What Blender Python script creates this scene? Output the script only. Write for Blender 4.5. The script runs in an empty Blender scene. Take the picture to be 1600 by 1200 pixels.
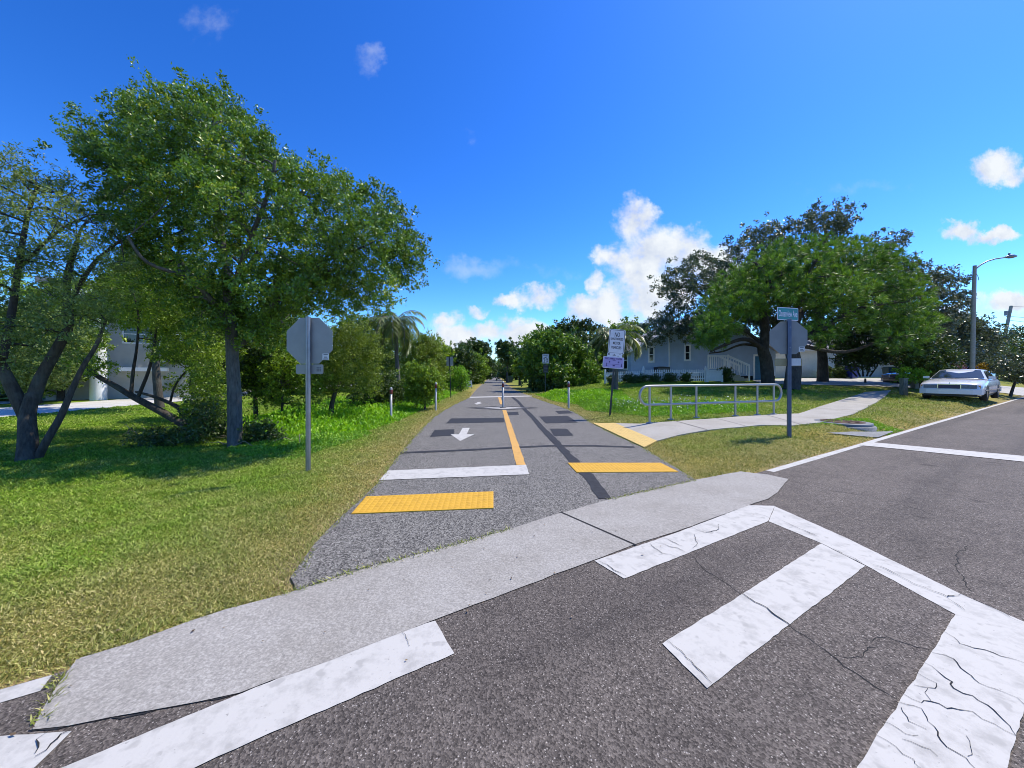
import bpy, bmesh, math, random
import numpy as np
from mathutils import Vector, Matrix
from mathutils.geometry import tessellate_polygon
random.seed(7)
RNG = np.random.default_rng(7)
scene = bpy.context.scene
COL = scene.collection
R = math.radians

# ------------------------------------------------------------------ survey
F, H, CX, CY = 580.0, 1.5, 800.0, 583.0        # lens and eye height recovered from the photograph
NX, NY, RD = -0.53, 0.848, 2.78                # street edge: NX*x + NY*y = RD
TS = 0.048                                     # the trail drifts left by this per metre
def ss(a, b, v):
    t = np.clip((np.asarray(v, float) - a) / (b - a), 0, 1)
    return t * t * (3 - 2 * t)
def droad(x, y): return NX * x + NY * y - RD
def lat(x, y): return x + TS * y
def hz0(x, y):
    dr, la = droad(x, y), lat(x, y)
    z = -0.30 * ss(0, 3.5, -la - 2.0) * ss(0, 3, dr)
    z = z + 0.20 * ss(0, 0.9, dr) * ss(0, 2.5, la - 2.9)
    z = z + 0.90 * np.clip((np.asarray(y, float) - 11.5) / 21.5, 0, 1) * ss(0, 9, la - 2.9) * ss(0, 6, dr)
    return z
PIT = None
def hz(x, y):
    z = hz0(x, y)
    if PIT is not None:
        z = z - 0.20 * np.exp(-(((x - PIT[0]) / 0.62) ** 2 + ((y - PIT[1]) / 0.25) ** 2))
    return z
def U(px, py):
    """point of the ground seen at a pixel of the photograph"""
    u, v = (px - CX) / F, (CY - py) / F
    Y, st = 0.5, 0.05
    while Y < 400 and H + v * Y > float(hz0(u * Y, Y)): Y += st; st = 0.05 + Y * 0.004
    a, b = Y - st, Y
    for _ in range(30):
        m = (a + b) / 2
        if H + v * m > float(hz0(u * m, m)): a = m
        else: b = m
    return Vector((u * a, a, float(hz0(u * a, a))))
def at(px, py, Y): return Vector(((px - CX) / F * Y, Y, H + (CY - py) / F * Y))
def up2(pts): return [(p.x, p.y) for p in (U(*q) for q in pts)]

# ------------------------------------------------------------------ materials
def newmat(name):
    m = bpy.data.materials.new(name); m.use_nodes = True
    nt = m.node_tree; nt.nodes.clear()
    out = nt.nodes.new('ShaderNodeOutputMaterial')
    b = nt.nodes.new('ShaderNodeBsdfPrincipled'); nt.links.new(b.outputs[0], out.inputs[0])
    return m, nt, b, out
def nd(nt, t, **kw):
    n = nt.nodes.new(t)
    for k, v in kw.items(): setattr(n, k, v)
    return n
def noise(nt, co, scale, detail=3, rough=0.55):
    n = nd(nt, 'ShaderNodeTexNoise'); n.inputs['Scale'].default_value = scale
    n.inputs['Detail'].default_value = detail; n.inputs['Roughness'].default_value = rough
    nt.links.new(co, n.inputs['Vector']); return n.outputs['Fac']
def ramp(nt, fac, stops):
    r = nd(nt, 'ShaderNodeValToRGB'); e = r.color_ramp.elements
    while len(e) < len(stops): e.new(0.5)
    for i, (p, c) in enumerate(stops):
        e[i].position = p; e[i].color = (c[0], c[1], c[2], 1) if not isinstance(c, (int, float)) else (c, c, c, 1)
    nt.links.new(fac, r.inputs[0]); return r.outputs[0]
def mixc(nt, a, b, fac, mode='MIX'):
    n = nd(nt, 'ShaderNodeMix', data_type='RGBA', blend_type=mode)
    for k, v in ((0, fac), (6, a), (7, b)):
        if hasattr(v, 'is_output'): nt.links.new(v, n.inputs[k])
        elif k == 0: n.inputs[0].default_value = v
        elif isinstance(v, (int, float)): n.inputs[k].default_value = (v, v, v, 1)
        else: n.inputs[k].default_value = (*v, 1)
    return n.outputs[2]
def math_(nt, op, a, b=None, clamp=False):
    n = nd(nt, 'ShaderNodeMath', operation=op, use_clamp=clamp)
    for i, v in enumerate((a, b)):
        if v is None: continue
        if hasattr(v, 'is_output'): nt.links.new(v, n.inputs[i])
        else: n.inputs[i].default_value = v
    return n.outputs[0]
def bump(nt, b, hgt, strength, dist=0.01):
    n = nd(nt, 'ShaderNodeBump'); n.inputs['Strength'].default_value = strength; n.inputs['Distance'].default_value = dist
    nt.links.new(hgt, n.inputs['Height']); nt.links.new(n.outputs[0], b.inputs['Normal'])
def objco(nt): return nd(nt, 'ShaderNodeTexCoord').outputs['Object']
def plain(name, c, rough=0.5, metal=0.0, var=0.15, scale=6, bumps=0.0, coat=0.0, spec=None):
    m, nt, b, _ = newmat(name); co = objco(nt)
    n = noise(nt, co, scale, 5)
    lo = [x * (1 - var) for x in c]; hi = [min(1, x * (1 + var)) for x in c]
    nt.links.new(ramp(nt, n, [(0.3, lo), (0.7, hi)]), b.inputs['Base Color'])
    b.inputs['Roughness'].default_value = rough; b.inputs['Metallic'].default_value = metal
    if coat: b.inputs['Coat Weight'].default_value = coat; b.inputs['Coat Roughness'].default_value = 0.05
    if spec is not None: b.inputs['Specular IOR Level'].default_value = spec
    if bumps: bump(nt, b, noise(nt, co, scale * 8, 4), bumps)
    return m
def asphalt(name, stops, tintc, scale=90, stain=0.35, chips=0.25, chipc=(0.55, 0.52, 0.49), lanes=False):
    """aggregate: every stone its own tone, a share of them pale"""
    m, nt, b, _ = newmat(name); co = objco(nt)
    v = nd(nt, 'ShaderNodeTexVoronoi'); v.inputs['Scale'].default_value = scale; nt.links.new(co, v.inputs['Vector'])
    sepc = nd(nt, 'ShaderNodeSeparateColor'); nt.links.new(v.outputs['Color'], sepc.inputs[0])
    base = ramp(nt, sepc.outputs[1], stops)
    pick = math_(nt, 'GREATER_THAN', sepc.outputs[0], 1 - chips)
    near = math_(nt, 'LESS_THAN', v.outputs['Distance'], 0.42)
    base = mixc(nt, base, mixc(nt, base, chipc, sepc.outputs[2]), math_(nt, 'MULTIPLY', pick, near))
    big = noise(nt, co, 0.5, 6, 0.65)
    base = mixc(nt, base, mixc(nt, base, tintc, 1.0, 'MULTIPLY'), ramp(nt, big, [(0.38, 0.0), (0.68, stain * 2.4)]))
    mid = noise(nt, co, 4.0, 6, 0.75)
    base = mixc(nt, base, mixc(nt, base, (0.66, 0.66, 0.68), 1.0, 'MULTIPLY'), ramp(nt, mid, [(0.48, 0.0), (0.75, 0.75)]))
    if lanes:       # tyre-polished tracks run along the street, with a few oil drips
        mp = nd(nt, 'ShaderNodeMapping'); mp.inputs['Rotation'].default_value = (0, 0, -math.atan2(-NX, NY)); nt.links.new(co, mp.inputs[0])
        mp2 = nd(nt, 'ShaderNodeMapping'); mp2.inputs['Scale'].default_value = (0.07, 0.9, 1); nt.links.new(mp.outputs[0], mp2.inputs[0])
        tr_ = noise(nt, mp2.outputs[0], 1.0, 3, 0.6)
        base = mixc(nt, base, mixc(nt, base, (0.70, 0.70, 0.71), 1.0, 'MULTIPLY'), ramp(nt, tr_, [(0.48, 0.0), (0.62, 1.0)]))
        oil = noise(nt, co, 1.7, 2, 0.5)
        base = mixc(nt, base, mixc(nt, base, (0.45, 0.44, 0.43), 1.0, 'MULTIPLY'), ramp(nt, oil, [(0.70, 0.0), (0.76, 0.9)]))
    nt.links.new(base, b.inputs['Base Color'])
    b.inputs['Roughness'].default_value = 0.85; b.inputs['Specular IOR Level'].default_value = 0.3
    bump(nt, b, v.outputs['Distance'], 0.6, 0.006)
    return m
def concrete(name, c, scale=60, var=0.16, stain=0.25):
    m, nt, b, _ = newmat(name); co = objco(nt)
    g = noise(nt, co, scale, 3, 0.65)
    base = ramp(nt, g, [(0.3, [x * (1 - var) for x in c]), (0.5, c), (0.72, [x * (1 + var * 1.5) for x in c])])
    big = noise(nt, co, 1.3, 6, 0.65)
    base = mixc(nt, base, mixc(nt, base, (0.66, 0.64, 0.6), 1.0, 'MULTIPLY'), ramp(nt, big, [(0.42, 0.0), (0.75, stain * 2.6)]))
    nt.links.new(base, b.inputs['Base Color']); b.inputs['Roughness'].default_value = 0.9
    b.inputs['Specular IOR Level'].default_value = 0.25
    bump(nt, b, g, 0.3, 0.004)
    return m
def paint(name, c, wear=0.25):
    m, nt, b, _ = newmat(name); co = objco(nt)
    n1 = noise(nt, co, 7, 6, 0.7); n2 = noise(nt, co, 55, 3, 0.6)
    base = mixc(nt, c, [x * 0.74 for x in c], ramp(nt, n1, [(0.48, 0.0), (0.72, wear * 2.4)]))
    base = mixc(nt, base, [x * 0.45 for x in c], ramp(nt, n2, [(0.66, 0.0), (0.76, wear * 1.6)]))
    n3 = noise(nt, co, 11, 2, 0.5); base = mixc(nt, base, [x * 0.7 for x in c], ramp(nt, n3, [(0.62, 0.0), (0.68, wear * 1.5)]))
    nt.links.new(base, b.inputs['Base Color']); b.inputs['Roughness'].default_value = 0.75
    bump(nt, b, n2, 0.25, 0.003)
    return m
def leafmat(name, dark, light, trans=0.3, rough=0.5, yellow=None, spec=0.5):
    m, nt, b, out = newmat(name)
    geo = nd(nt, 'ShaderNodeNewGeometry')
    rnd = geo.outputs['Random Per Island']
    at_ = nd(nt, 'ShaderNodeAttribute', attribute_name='tint')
    f = math_(nt, 'ADD', math_(nt, 'MULTIPLY', rnd, 0.55), math_(nt, 'MULTIPLY', at_.outputs['Fac'], 0.45))
    stops = [(0.1, dark), (0.75, light)]
    if yellow: stops.append((0.95, yellow))
    c = ramp(nt, f, stops)
    nt.links.new(c, b.inputs['Base Color']); b.inputs['Roughness'].default_value = rough
    b.inputs['Specular IOR Level'].default_value = spec
    t = nd(nt, 'ShaderNodeBsdfTranslucent')
    tc = mixc(nt, c, (1.0, 1.0, 0.45), 1.0, 'MULTIPLY'); nt.links.new(tc, t.inputs[0])
    mx = nd(nt, 'ShaderNodeMixShader'); mx.inputs[0].default_value = trans
    nt.links.new(b.outputs[0], mx.inputs[1]); nt.links.new(t.outputs[0], mx.inputs[2]); nt.links.new(mx.outputs[0], out.inputs[0])
    return m
def bark(name, c):
    m, nt, b, _ = newmat(name); co = objco(nt)
    mp = nd(nt, 'ShaderNodeMapping'); mp.inputs['Scale'].default_value = (9, 9, 1.8); nt.links.new(co, mp.inputs[0])
    n = noise(nt, mp.outputs[0], 2.2, 6, 0.7); n2 = noise(nt, co, 2.5, 4)
    base = ramp(nt, n, [(0.3, [x * 0.4 for x in c]), (0.7, [x * 1.35 for x in c])])
    base = mixc(nt, base, (0.16, 0.17, 0.14), ramp(nt, n2, [(0.5, 0.0), (0.75, 0.5)]))
    nt.links.new(base, b.inputs['Base Color']); b.inputs['Roughness'].default_value = 0.9
    bump(nt, b, n, 0.8, 0.03)
    return m

M = {}
M['road'] = asphalt('road_asphalt', [(0.0, (0.058, 0.048, 0.040)), (0.5, (0.128, 0.108, 0.091)), (1.0, (0.225, 0.192, 0.162))], (0.74, 0.73, 0.72), 120, chips=0.15, chipc=(0.5, 0.45, 0.39), lanes=True)
M['trail'] = asphalt('trail_asphalt', [(0.0, (0.05, 0.047, 0.042)), (0.5, (0.155, 0.145, 0.127)), (1.0, (0.29, 0.274, 0.24))], (0.86, 0.86, 0.86), 78, 0.25, 0.13, (0.5, 0.475, 0.43))
M['seal'] = plain('tar_sealant', (0.036, 0.037, 0.041), 0.8, var=0.22, scale=14, bumps=0.2, spec=0.2)
M['crack'] = plain('crack_dark', (0.018, 0.017, 0.016), 0.95, var=0.3)
M['apron'] = concrete('apron_concrete', (0.335, 0.315, 0.28), 80, 0.30)
M['walk'] = concrete('sidewalk_concrete', (0.40, 0.375, 0.325), 40)
M['drive'] = concrete('driveway_concrete', (0.48, 0.46, 0.42), 30)
M['street'] = concrete('street_concrete', (0.55, 0.53, 0.49), 20)
M['oldconc'] = concrete('old_concrete', (0.26, 0.26, 0.25), 30, 0.25)
M['white'] = paint('white_road_paint', (0.50, 0.48, 0.435), 0.5)
M['yline'] = paint('yellow_line_paint', (0.60, 0.33, 0.075), 0.25)
M['pad'] = paint('yellow_tactile', (0.60, 0.33, 0.02), 0.28)
M['padpale'] = paint('faded_yellow_tactile', (0.62, 0.43, 0.13), 0.35)
M['dgrey'] = paint('grey_road_paint', (0.16, 0.16, 0.165))
M['galv'] = plain('galvanised_steel', (0.27, 0.285, 0.30), 0.4, 0.8, 0.12, 9)
M['signback'] = plain('sign_aluminium', (0.30, 0.31, 0.295), 0.55, 0.3, 0.08, 4)
M['signback2'] = plain('weathered_aluminium', (0.24, 0.255, 0.25), 0.6, 0.15, 0.1, 4)
M['tan'] = plain('tan_plate', (0.33, 0.29, 0.16), 0.65)
M['signred'] = plain('sign_red', (0.5, 0.015, 0.02), 0.4)
M['signwhite'] = plain('sign_white', (0.72, 0.72, 0.76), 0.45, var=0.05)
M['signblack'] = plain('sign_black', (0.015, 0.015, 0.018), 0.5)
M['signpurple'] = plain('sign_purple', (0.42, 0.35, 0.64), 0.5, var=0.07)
M['purpledark'] = plain('purple_ink', (0.05, 0.03, 0.16), 0.5)
M['green'] = plain('street_sign_green', (0.0, 0.22, 0.21), 0.4)
M['darkpole'] = plain('dark_pole', (0.045, 0.05, 0.06), 0.45, 0.5)
M['bluepole'] = plain('blue_grey_pole', (0.09, 0.12, 0.19), 0.4, 0.6)
M['sticker'] = plain('sticker', (0.62, 0.64, 0.63), 0.5)
M['smudge'] = plain('sticker_print', (0.14, 0.15, 0.16), 0.6)
M['bollard'] = plain('bollard_white', (0.40, 0.40, 0.39), 0.4, 0.1, 0.1, 12)
M['band'] = plain('bollard_band', (0.16, 0.025, 0.02), 0.4)
M['rail'] = plain('handrail_aluminium', (0.36, 0.36, 0.35), 0.4, 0.6, 0.08, 6)
M['bark'] = bark('dark_bark', (0.075, 0.062, 0.05))
M['barkgrey'] = bark('grey_bark', (0.115, 0.11, 0.098))
M['palmbark'] = bark('palm_bark', (0.15, 0.13, 0.11))
M['oak'] = leafmat('oak_leaves', (0.050, 0.103, 0.013), (0.186, 0.344, 0.034), 0.3, 0.42, (0.500, 0.487, 0.049), 0.6)
M['bigshrub'] = leafmat('shrub_leaves', (0.048, 0.106, 0.012), (0.220, 0.375, 0.040), 0.3, 0.4, (0.385, 0.500, 0.080), 0.6)
M['olive'] = leafmat('olive_leaves', (0.079, 0.124, 0.027), (0.264, 0.360, 0.102), 0.38, 0.45, (0.444, 0.472, 0.138))
M['mid'] = leafmat('mid_leaves', (0.078, 0.135, 0.016), (0.284, 0.430, 0.038), 0.38, 0.5, (0.466, 0.566, 0.049))
M['bright'] = leafmat('bright_leaves', (0.083, 0.200, 0.016), (0.267, 0.517, 0.033), 0.4, 0.5, (0.434, 0.600, 0.067))
M['feather'] = leafmat('feathery_leaves', (0.092, 0.145, 0.015), (0.276, 0.367, 0.040), 0.35, 0.5, (0.446, 0.499, 0.080))
M['weed'] = leafmat('weed_leaves', (0.122, 0.278, 0.011), (0.330, 0.626, 0.020), 0.4, 0.5, (0.522, 0.731, 0.052))
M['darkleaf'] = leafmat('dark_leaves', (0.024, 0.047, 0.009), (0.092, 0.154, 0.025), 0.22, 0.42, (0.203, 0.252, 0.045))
M['seagrape'] = leafmat('grey_green_leaves', (0.04, 0.06, 0.03), (0.15, 0.19, 0.095), 0.2, 0.36, (0.30, 0.33, 0.2), 0.7)
M['needle'] = leafmat('pine_needles', (0.016, 0.065, 0.012), (0.21, 0.39, 0.035), 0.24, 0.45, (0.48, 0.60, 0.07))
M['farleaf'] = leafmat('far_leaves', (0.043, 0.081, 0.018), (0.159, 0.253, 0.042), 0.25, 0.55)
M['palm'] = leafmat('palm_leaves', (0.078, 0.121, 0.038), (0.207, 0.276, 0.086), 0.3, 0.4, (0.448, 0.414, 0.138), 0.6)
M['flower'] = plain('white_flower', (0.75, 0.75, 0.7), 0.7)
M['yellowleaf'] = leafmat('yellow_leaves', (0.2, 0.12, 0.01), (0.5, 0.33, 0.02), 0.3)
M['purpleleaf'] = leafmat('purple_flowers', (0.12, 0.06, 0.14), (0.38, 0.2, 0.34), 0.3)
M['wallblue'] = None
M['trim'] = plain('white_trim', (0.86, 0.87, 0.88), 0.5, var=0.05)
M['fence'] = plain('white_fence', (0.8, 0.82, 0.82), 0.55, var=0.06)
M['glass'] = plain('window_glass', (0.015, 0.02, 0.028), 0.06, 0.0, 0.1, spec=0.9)
M['doorblue'] = plain('blue_door', (0.03, 0.16, 0.29), 0.45)
M['doordark'] = plain('dark_door', (0.06, 0.03, 0.03), 0.5)
M['redwin'] = plain('red_brown_blind', (0.12, 0.03, 0.025), 0.5)
M['black'] = plain('black_plastic', (0.014, 0.014, 0.016), 0.5)
M['shingle'] = plain('grey_shingle', (0.25, 0.245, 0.24), 0.9, var=0.35, scale=5, bumps=0.4)
M['whitewall'] = plain('white_stucco', (0.86, 0.86, 0.85), 0.85, var=0.06, scale=2, bumps=0.1)
M['creamwall'] = plain('cream_stucco', (0.5, 0.5, 0.47), 0.85, var=0.08, scale=2)
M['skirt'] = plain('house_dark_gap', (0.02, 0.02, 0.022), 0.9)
M['binblue'] = plain('blue_bin', (0.012, 0.03, 0.24), 0.4)
M['bingreen'] = plain('dark_green_bin', (0.015, 0.05, 0.05), 0.45)
M['wood'] = bark('weathered_wood', (0.24, 0.23, 0.17))
M['lampconc'] = concrete('lamp_concrete', (0.36, 0.36, 0.30), 14)
M['lampmetal'] = plain('lamp_metal', (0.22, 0.23, 0.25), 0.4, 0.6)
M['carwhite'] = plain('white_car_paint', (0.72, 0.73, 0.75), 0.25, var=0.02, coat=0.8)
M['carblack'] = plain('black_car_paint', (0.02, 0.02, 0.028), 0.2, var=0.02, coat=0.8)
M['carsilver'] = plain('silver_car_paint', (0.45, 0.46, 0.48), 0.3, 0.3, var=0.02, coat=0.8)
M['carviolet'] = plain('dark_violet_car_paint', (0.05, 0.035, 0.09), 0.22, var=0.02, coat=0.8)
M['chrome'] = plain('chrome', (0.6, 0.62, 0.64), 0.15, 1.0, 0.03)
M['grille'] = plain('dark_blue_grille', (0.012, 0.012, 0.06), 0.35)
M['lens'] = plain('headlight_lens', (0.10, 0.13, 0.17), 0.2, 0.0, 0.3, 14)
M['amber'] = plain('amber_lens', (0.5, 0.2, 0.03), 0.2)
M['tyre'] = plain('tyre_rubber', (0.018, 0.018, 0.018), 0.85)
M['rust'] = plain('rusty_iron', (0.10, 0.055, 0.035), 0.85, 0.2, 0.4, 10, 0.4)
M['twig'] = plain('dry_twig', (0.3, 0.24, 0.15), 0.9, var=0.3)

def siding(name, c, pitch=0.16):
    m, nt, b, _ = newmat(name); co = objco(nt)
    sp = nd(nt, 'ShaderNodeSeparateXYZ'); nt.links.new(co, sp.inputs[0])
    fr = math_(nt, 'FRACT', math_(nt, 'DIVIDE', sp.outputs[2], pitch))
    n = noise(nt, co, 1.5, 4)
    base = ramp(nt, n, [(0.3, [x * 0.9 for x in c]), (0.7, [x * 1.06 for x in c])])
    nt.links.new(base, b.inputs['Base Color']); b.inputs['Roughness'].default_value = 0.7
    bump(nt, b, math_(nt, 'SUBTRACT', 1.0, fr), 1.0, 0.02)
    return m
M['wallblue'] = siding('blue_grey_siding', (0.40, 0.52, 0.68))
M['wallwhite'] = siding('pale_siding', (0.76, 0.79, 0.83))

def groundmat():
    m, nt, b, _ = newmat('lawn'); co = objco(nt)
    a = nd(nt, 'ShaderNodeAttribute', attribute_name='dry').outputs['Fac']
    n1 = noise(nt, co, 0.5, 6, 0.62); n2 = noise(nt, co, 22, 4, 0.7); n3 = noise(nt, co, 3.0, 5, 0.65)
    lush = ramp(nt, n2, [(0.28, (0.05, 0.10, 0.008)), (0.5, (0.13, 0.22, 0.018)), (0.72, (0.22, 0.31, 0.04))])
    dry = ramp(nt, n2, [(0.28, (0.09, 0.08, 0.025)), (0.5, (0.23, 0.21, 0.065)), (0.72, (0.40, 0.34, 0.13))])
    f = math_(nt, 'ADD', a, math_(nt, 'MULTIPLY', math_(nt, 'SUBTRACT', n3, 0.5), 0.9), True)
    base = mixc(nt, lush, dry, f)
    sand = ramp(nt, n2, [(0.3, (0.16, 0.12, 0.07)), (0.7, (0.42, 0.34, 0.21))])
    base = mixc(nt, base, sand, math_(nt, 'MULTIPLY', math_(nt, 'SUBTRACT', a, 1.0), 1.3, True))
    base = mixc(nt, base, mixc(nt, base, (1.35, 1.2, 0.9), 1.0, 'MULTIPLY'), ramp(nt, n1, [(0.4, 0.0), (0.65, 1.0)]))
    nt.links.new(base, b.inputs['Base Color']); b.inputs['Roughness'].default_value = 0.95
    b.inputs['Specular IOR Level'].default_value = 0.1
    bump(nt, b, n2, 0.8, 0.04)
    return m
M['ground'] = groundmat()
def grassmat():
    m, nt, b, out = newmat('grass_blades')
    rnd = nd(nt, 'ShaderNodeNewGeometry').outputs['Random Per Island']
    a = nd(nt, 'ShaderNodeAttribute', attribute_name='tint').outputs['Fac']
    lush = ramp(nt, rnd, [(0.0, (0.10, 0.19, 0.010)), (0.6, (0.25, 0.42, 0.02)), (1.0, (0.42, 0.56, 0.07))])
    dry = ramp(nt, rnd, [(0.0, (0.16, 0.18, 0.03)), (0.55, (0.42, 0.41, 0.10)), (1.0, (0.74, 0.62, 0.28))])
    c = mixc(nt, lush, dry, a)
    nt.links.new(c, b.inputs['Base Color']); b.inputs['Roughness'].default_value = 0.55; b.inputs['Specular IOR Level'].default_value = 0.3
    t = nd(nt, 'ShaderNodeBsdfTranslucent'); nt.links.new(c, t.inputs[0])
    mx = nd(nt, 'ShaderNodeMixShader'); mx.inputs[0].default_value = 0.3
    nt.links.new(b.outputs[0], mx.inputs[1]); nt.links.new(t.outputs[0], mx.inputs[2]); nt.links.new(mx.outputs[0], out.inputs[0])
    return m
M['grass'] = grassmat()

# ------------------------------------------------------------------ object helpers
def tag(o, label=None, cat=None, group=None, kind=None):
    if label: o['label'] = label
    if cat: o['category'] = cat
    if group: o['group'] = group
    if kind: o['kind'] = kind
    return o
def empty(name, loc, label, cat, group=None, rz=0.0, tilt=0.0):
    o = bpy.data.objects.new(name, None); COL.objects.link(o)
    o.location = loc; o.rotation_euler = (0, tilt, rz); o.empty_display_size = 0.2
    return tag(o, label, cat, group)
def link(name, me, mat, parent=None):
    if mat is not None and not me.materials: me.materials.append(mat)
    o = bpy.data.objects.new(name, me); COL.objects.link(o)
    if parent is not None: o.parent = parent
    return o
def copy_tree(o, parent=None):
    c = o.copy(); COL.objects.link(c)
    if parent is not None: c.parent = parent
    for ch in list(o.children): copy_tree(ch, c)
    return c
class MB:
    def __init__(s): s.v, s.f, s.sm = [], [], []
    def add(s, vs, fs, smooth=False):
        n = len(s.v); s.v += [tuple(v) for v in vs]
        s.f += [tuple(i + n for i in f) for f in fs]; s.sm += [smooth] * len(fs); return s
    def box(s, lo, hi, m=None):
        x0, y0, z0 = lo; x1, y1, z1 = hi
        vs = [Vector(p) for p in ((x0,y0,z0),(x1,y0,z0),(x1,y1,z0),(x0,y1,z0),(x0,y0,z1),(x1,y0,z1),(x1,y1,z1),(x0,y1,z1))]
        if m is not None: vs = [m @ v for v in vs]
        return s.add(vs, [(0,3,2,1),(4,5,6,7),(0,1,5,4),(1,2,6,5),(2,3,7,6),(3,0,4,7)])
    def tube(s, pts, rad, n=8, cap=True, smooth=True):
        pts = [Vector(p) for p in pts]; k = len(pts)
        if not hasattr(rad, '__len__'): rad = [rad] * k
        vs, fs = [], []
        ref = None
        for i, p in enumerate(pts):
            t = (pts[min(i + 1, k - 1)] - pts[max(i - 1, 0)]).normalized()
            if ref is None:
                ref = t.cross(Vector((0.31, 0.93, 0.17))).normalized() if abs(t.y) < 0.9 else t.cross(Vector((1, 0, 0))).normalized()
            a = (ref - t * ref.dot(t)).normalized(); b = t.cross(a); ref = a
            for j in range(n):
                w = 2 * math.pi * j / n
                vs.append(p + (a * math.cos(w) + b * math.sin(w)) * rad[i])
        for i in range(k - 1):
            for j in range(n):
                fs.append((i*n+j, i*n+(j+1) % n, (i+1)*n+(j+1) % n, (i+1)*n+j))
        s.add(vs, fs, smooth)
        if cap:
            s.add(vs[:n], [tuple(range(n))[::-1]]); s.add(vs[-n:], [tuple(range(n))])
        return s
    def prism(s, poly, z0, z1, m=None):
        n = len(poly)
        vs = [Vector((x, y, z0)) for x, y in poly] + [Vector((x, y, z1)) for x, y in poly]
        if m is not None: vs = [m @ v for v in vs]
        return s.add(vs, [tuple(range(n))[::-1], tuple(range(n, 2*n))] + [(i, (i+1) % n, n+(i+1) % n, n+i) for i in range(n)])
    def lathe(s, prof, n=14, c=(0,0,0)):
        vs, fs = [], []
        for r, z in prof:
            for j in range(n):
                w = 2*math.pi*j/n; vs.append((c[0]+r*math.cos(w), c[1]+r*math.sin(w), c[2]+z))
        for i in range(len(prof)-1):
            for j in range(n): fs.append((i*n+j, i*n+(j+1)%n, (i+1)*n+(j+1)%n, (i+1)*n+j))
        fs.append(tuple(range((len(prof)-1)*n, len(prof)*n)))
        return s.add(vs, fs, True)
    def build(s, name, mat, parent=None):
        me = bpy.data.meshes.new(name); me.from_pydata(s.v, [], s.f)
        me.polygons.foreach_set('use_smooth', s.sm); me.update()
        return link(name, me, mat, parent)
def rrect(w, h, r, n=4):
    out = []
    for cx, cy, a0 in ((w/2-r, h/2-r, 0), (-w/2+r, h/2-r, 90), (-w/2+r, -h/2+r, 180), (w/2-r, -h/2+r, 270)):
        for i in range(n+1):
            a = R(a0 + 90*i/n); out.append((cx + r*math.cos(a), cy + r*math.sin(a)))
    return out
# frame for flat panels: local x stays, panel height goes up, extruded thickness faces the viewer (-y)
PANEL = Matrix(((1,0,0,0),(0,0,-1,0),(0,1,0,0),(0,0,0,1)))
def panel(w, h, r, t, cx, cz, y):
    """rounded plate standing upright, its front at y, t thick behind"""
    return MB().prism(rrect(w, h, r), 0, t, Matrix.Translation((cx, y + t, cz)) @ PANEL)
def text(name, body, size, mat, parent, loc, rot=(math.pi/2, 0, 0), width=None, bold=0.0):
    cu = bpy.data.curves.new(name, 'FONT'); cu.body = body; cu.size = size
    cu.align_x = 'CENTER'; cu.align_y = 'CENTER'; cu.extrude = 0.0008; cu.offset = bold
    tmp = bpy.data.objects.new('tmp', cu); COL.objects.link(tmp)
    dg = bpy.context.evaluated_depsgraph_get(); dg.update()
    me = bpy.data.meshes.new_from_object(tmp.evaluated_get(dg))
    bpy.data.objects.remove(tmp)
    xs = [v.co.x for v in me.vertices]; w = max(xs) - min(xs)
    sx = width / w if width else 1
    for v in me.vertices: v.co.x *= sx
    me.materials.clear()
    o = link(name, me, mat, parent); o.location = loc; o.rotation_euler = rot
    return o

# ------------------------------------------------------------------ ground surfaces
def pip(poly, X, Y):
    inside = np.zeros(X.shape, bool); n = len(poly)
    for i in range(n):
        x0, y0 = poly[i]; x1, y1 = poly[(i+1) % n]
        if y0 == y1: continue
        c = ((y0 > Y) != (y1 > Y)) & (X < (x1-x0)*(Y-y0)/(y1-y0)+x0)
        inside ^= c
    return inside
def rough_edge(poly, amp, step=0.25):
    out = []; n = len(poly)
    for i in range(n):
        a, b = Vector(poly[i]), Vector(poly[(i+1) % n]); L = (b-a).length
        k = max(1, min(60, int(L/step)))
        for j in range(k):
            p = a.lerp(b, j/k)
            if j: p = p + Vector((random.uniform(-amp, amp), random.uniform(-amp, amp)))
            out.append((p.x, p.y))
    return out
def tess(poly):
    return [tuple(poly[i] for i in t) for t in tessellate_polygon([[Vector((x, y, 0)) for x, y in poly]])]
def clip(poly, ax, val, keep_gt):
    out = []; n = len(poly)
    for i in range(n):
        a, b = poly[i], poly[(i+1) % n]
        ia = (a[ax] >= val) if keep_gt else (a[ax] <= val); ib = (b[ax] >= val) if keep_gt else (b[ax] <= val)
        if ia: out.append(a)
        if ia != ib:
            t = (val-a[ax])/(b[ax]-a[ax]); out.append((a[0]+(b[0]-a[0])*t, a[1]+(b[1]-a[1])*t))
    return out
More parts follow.
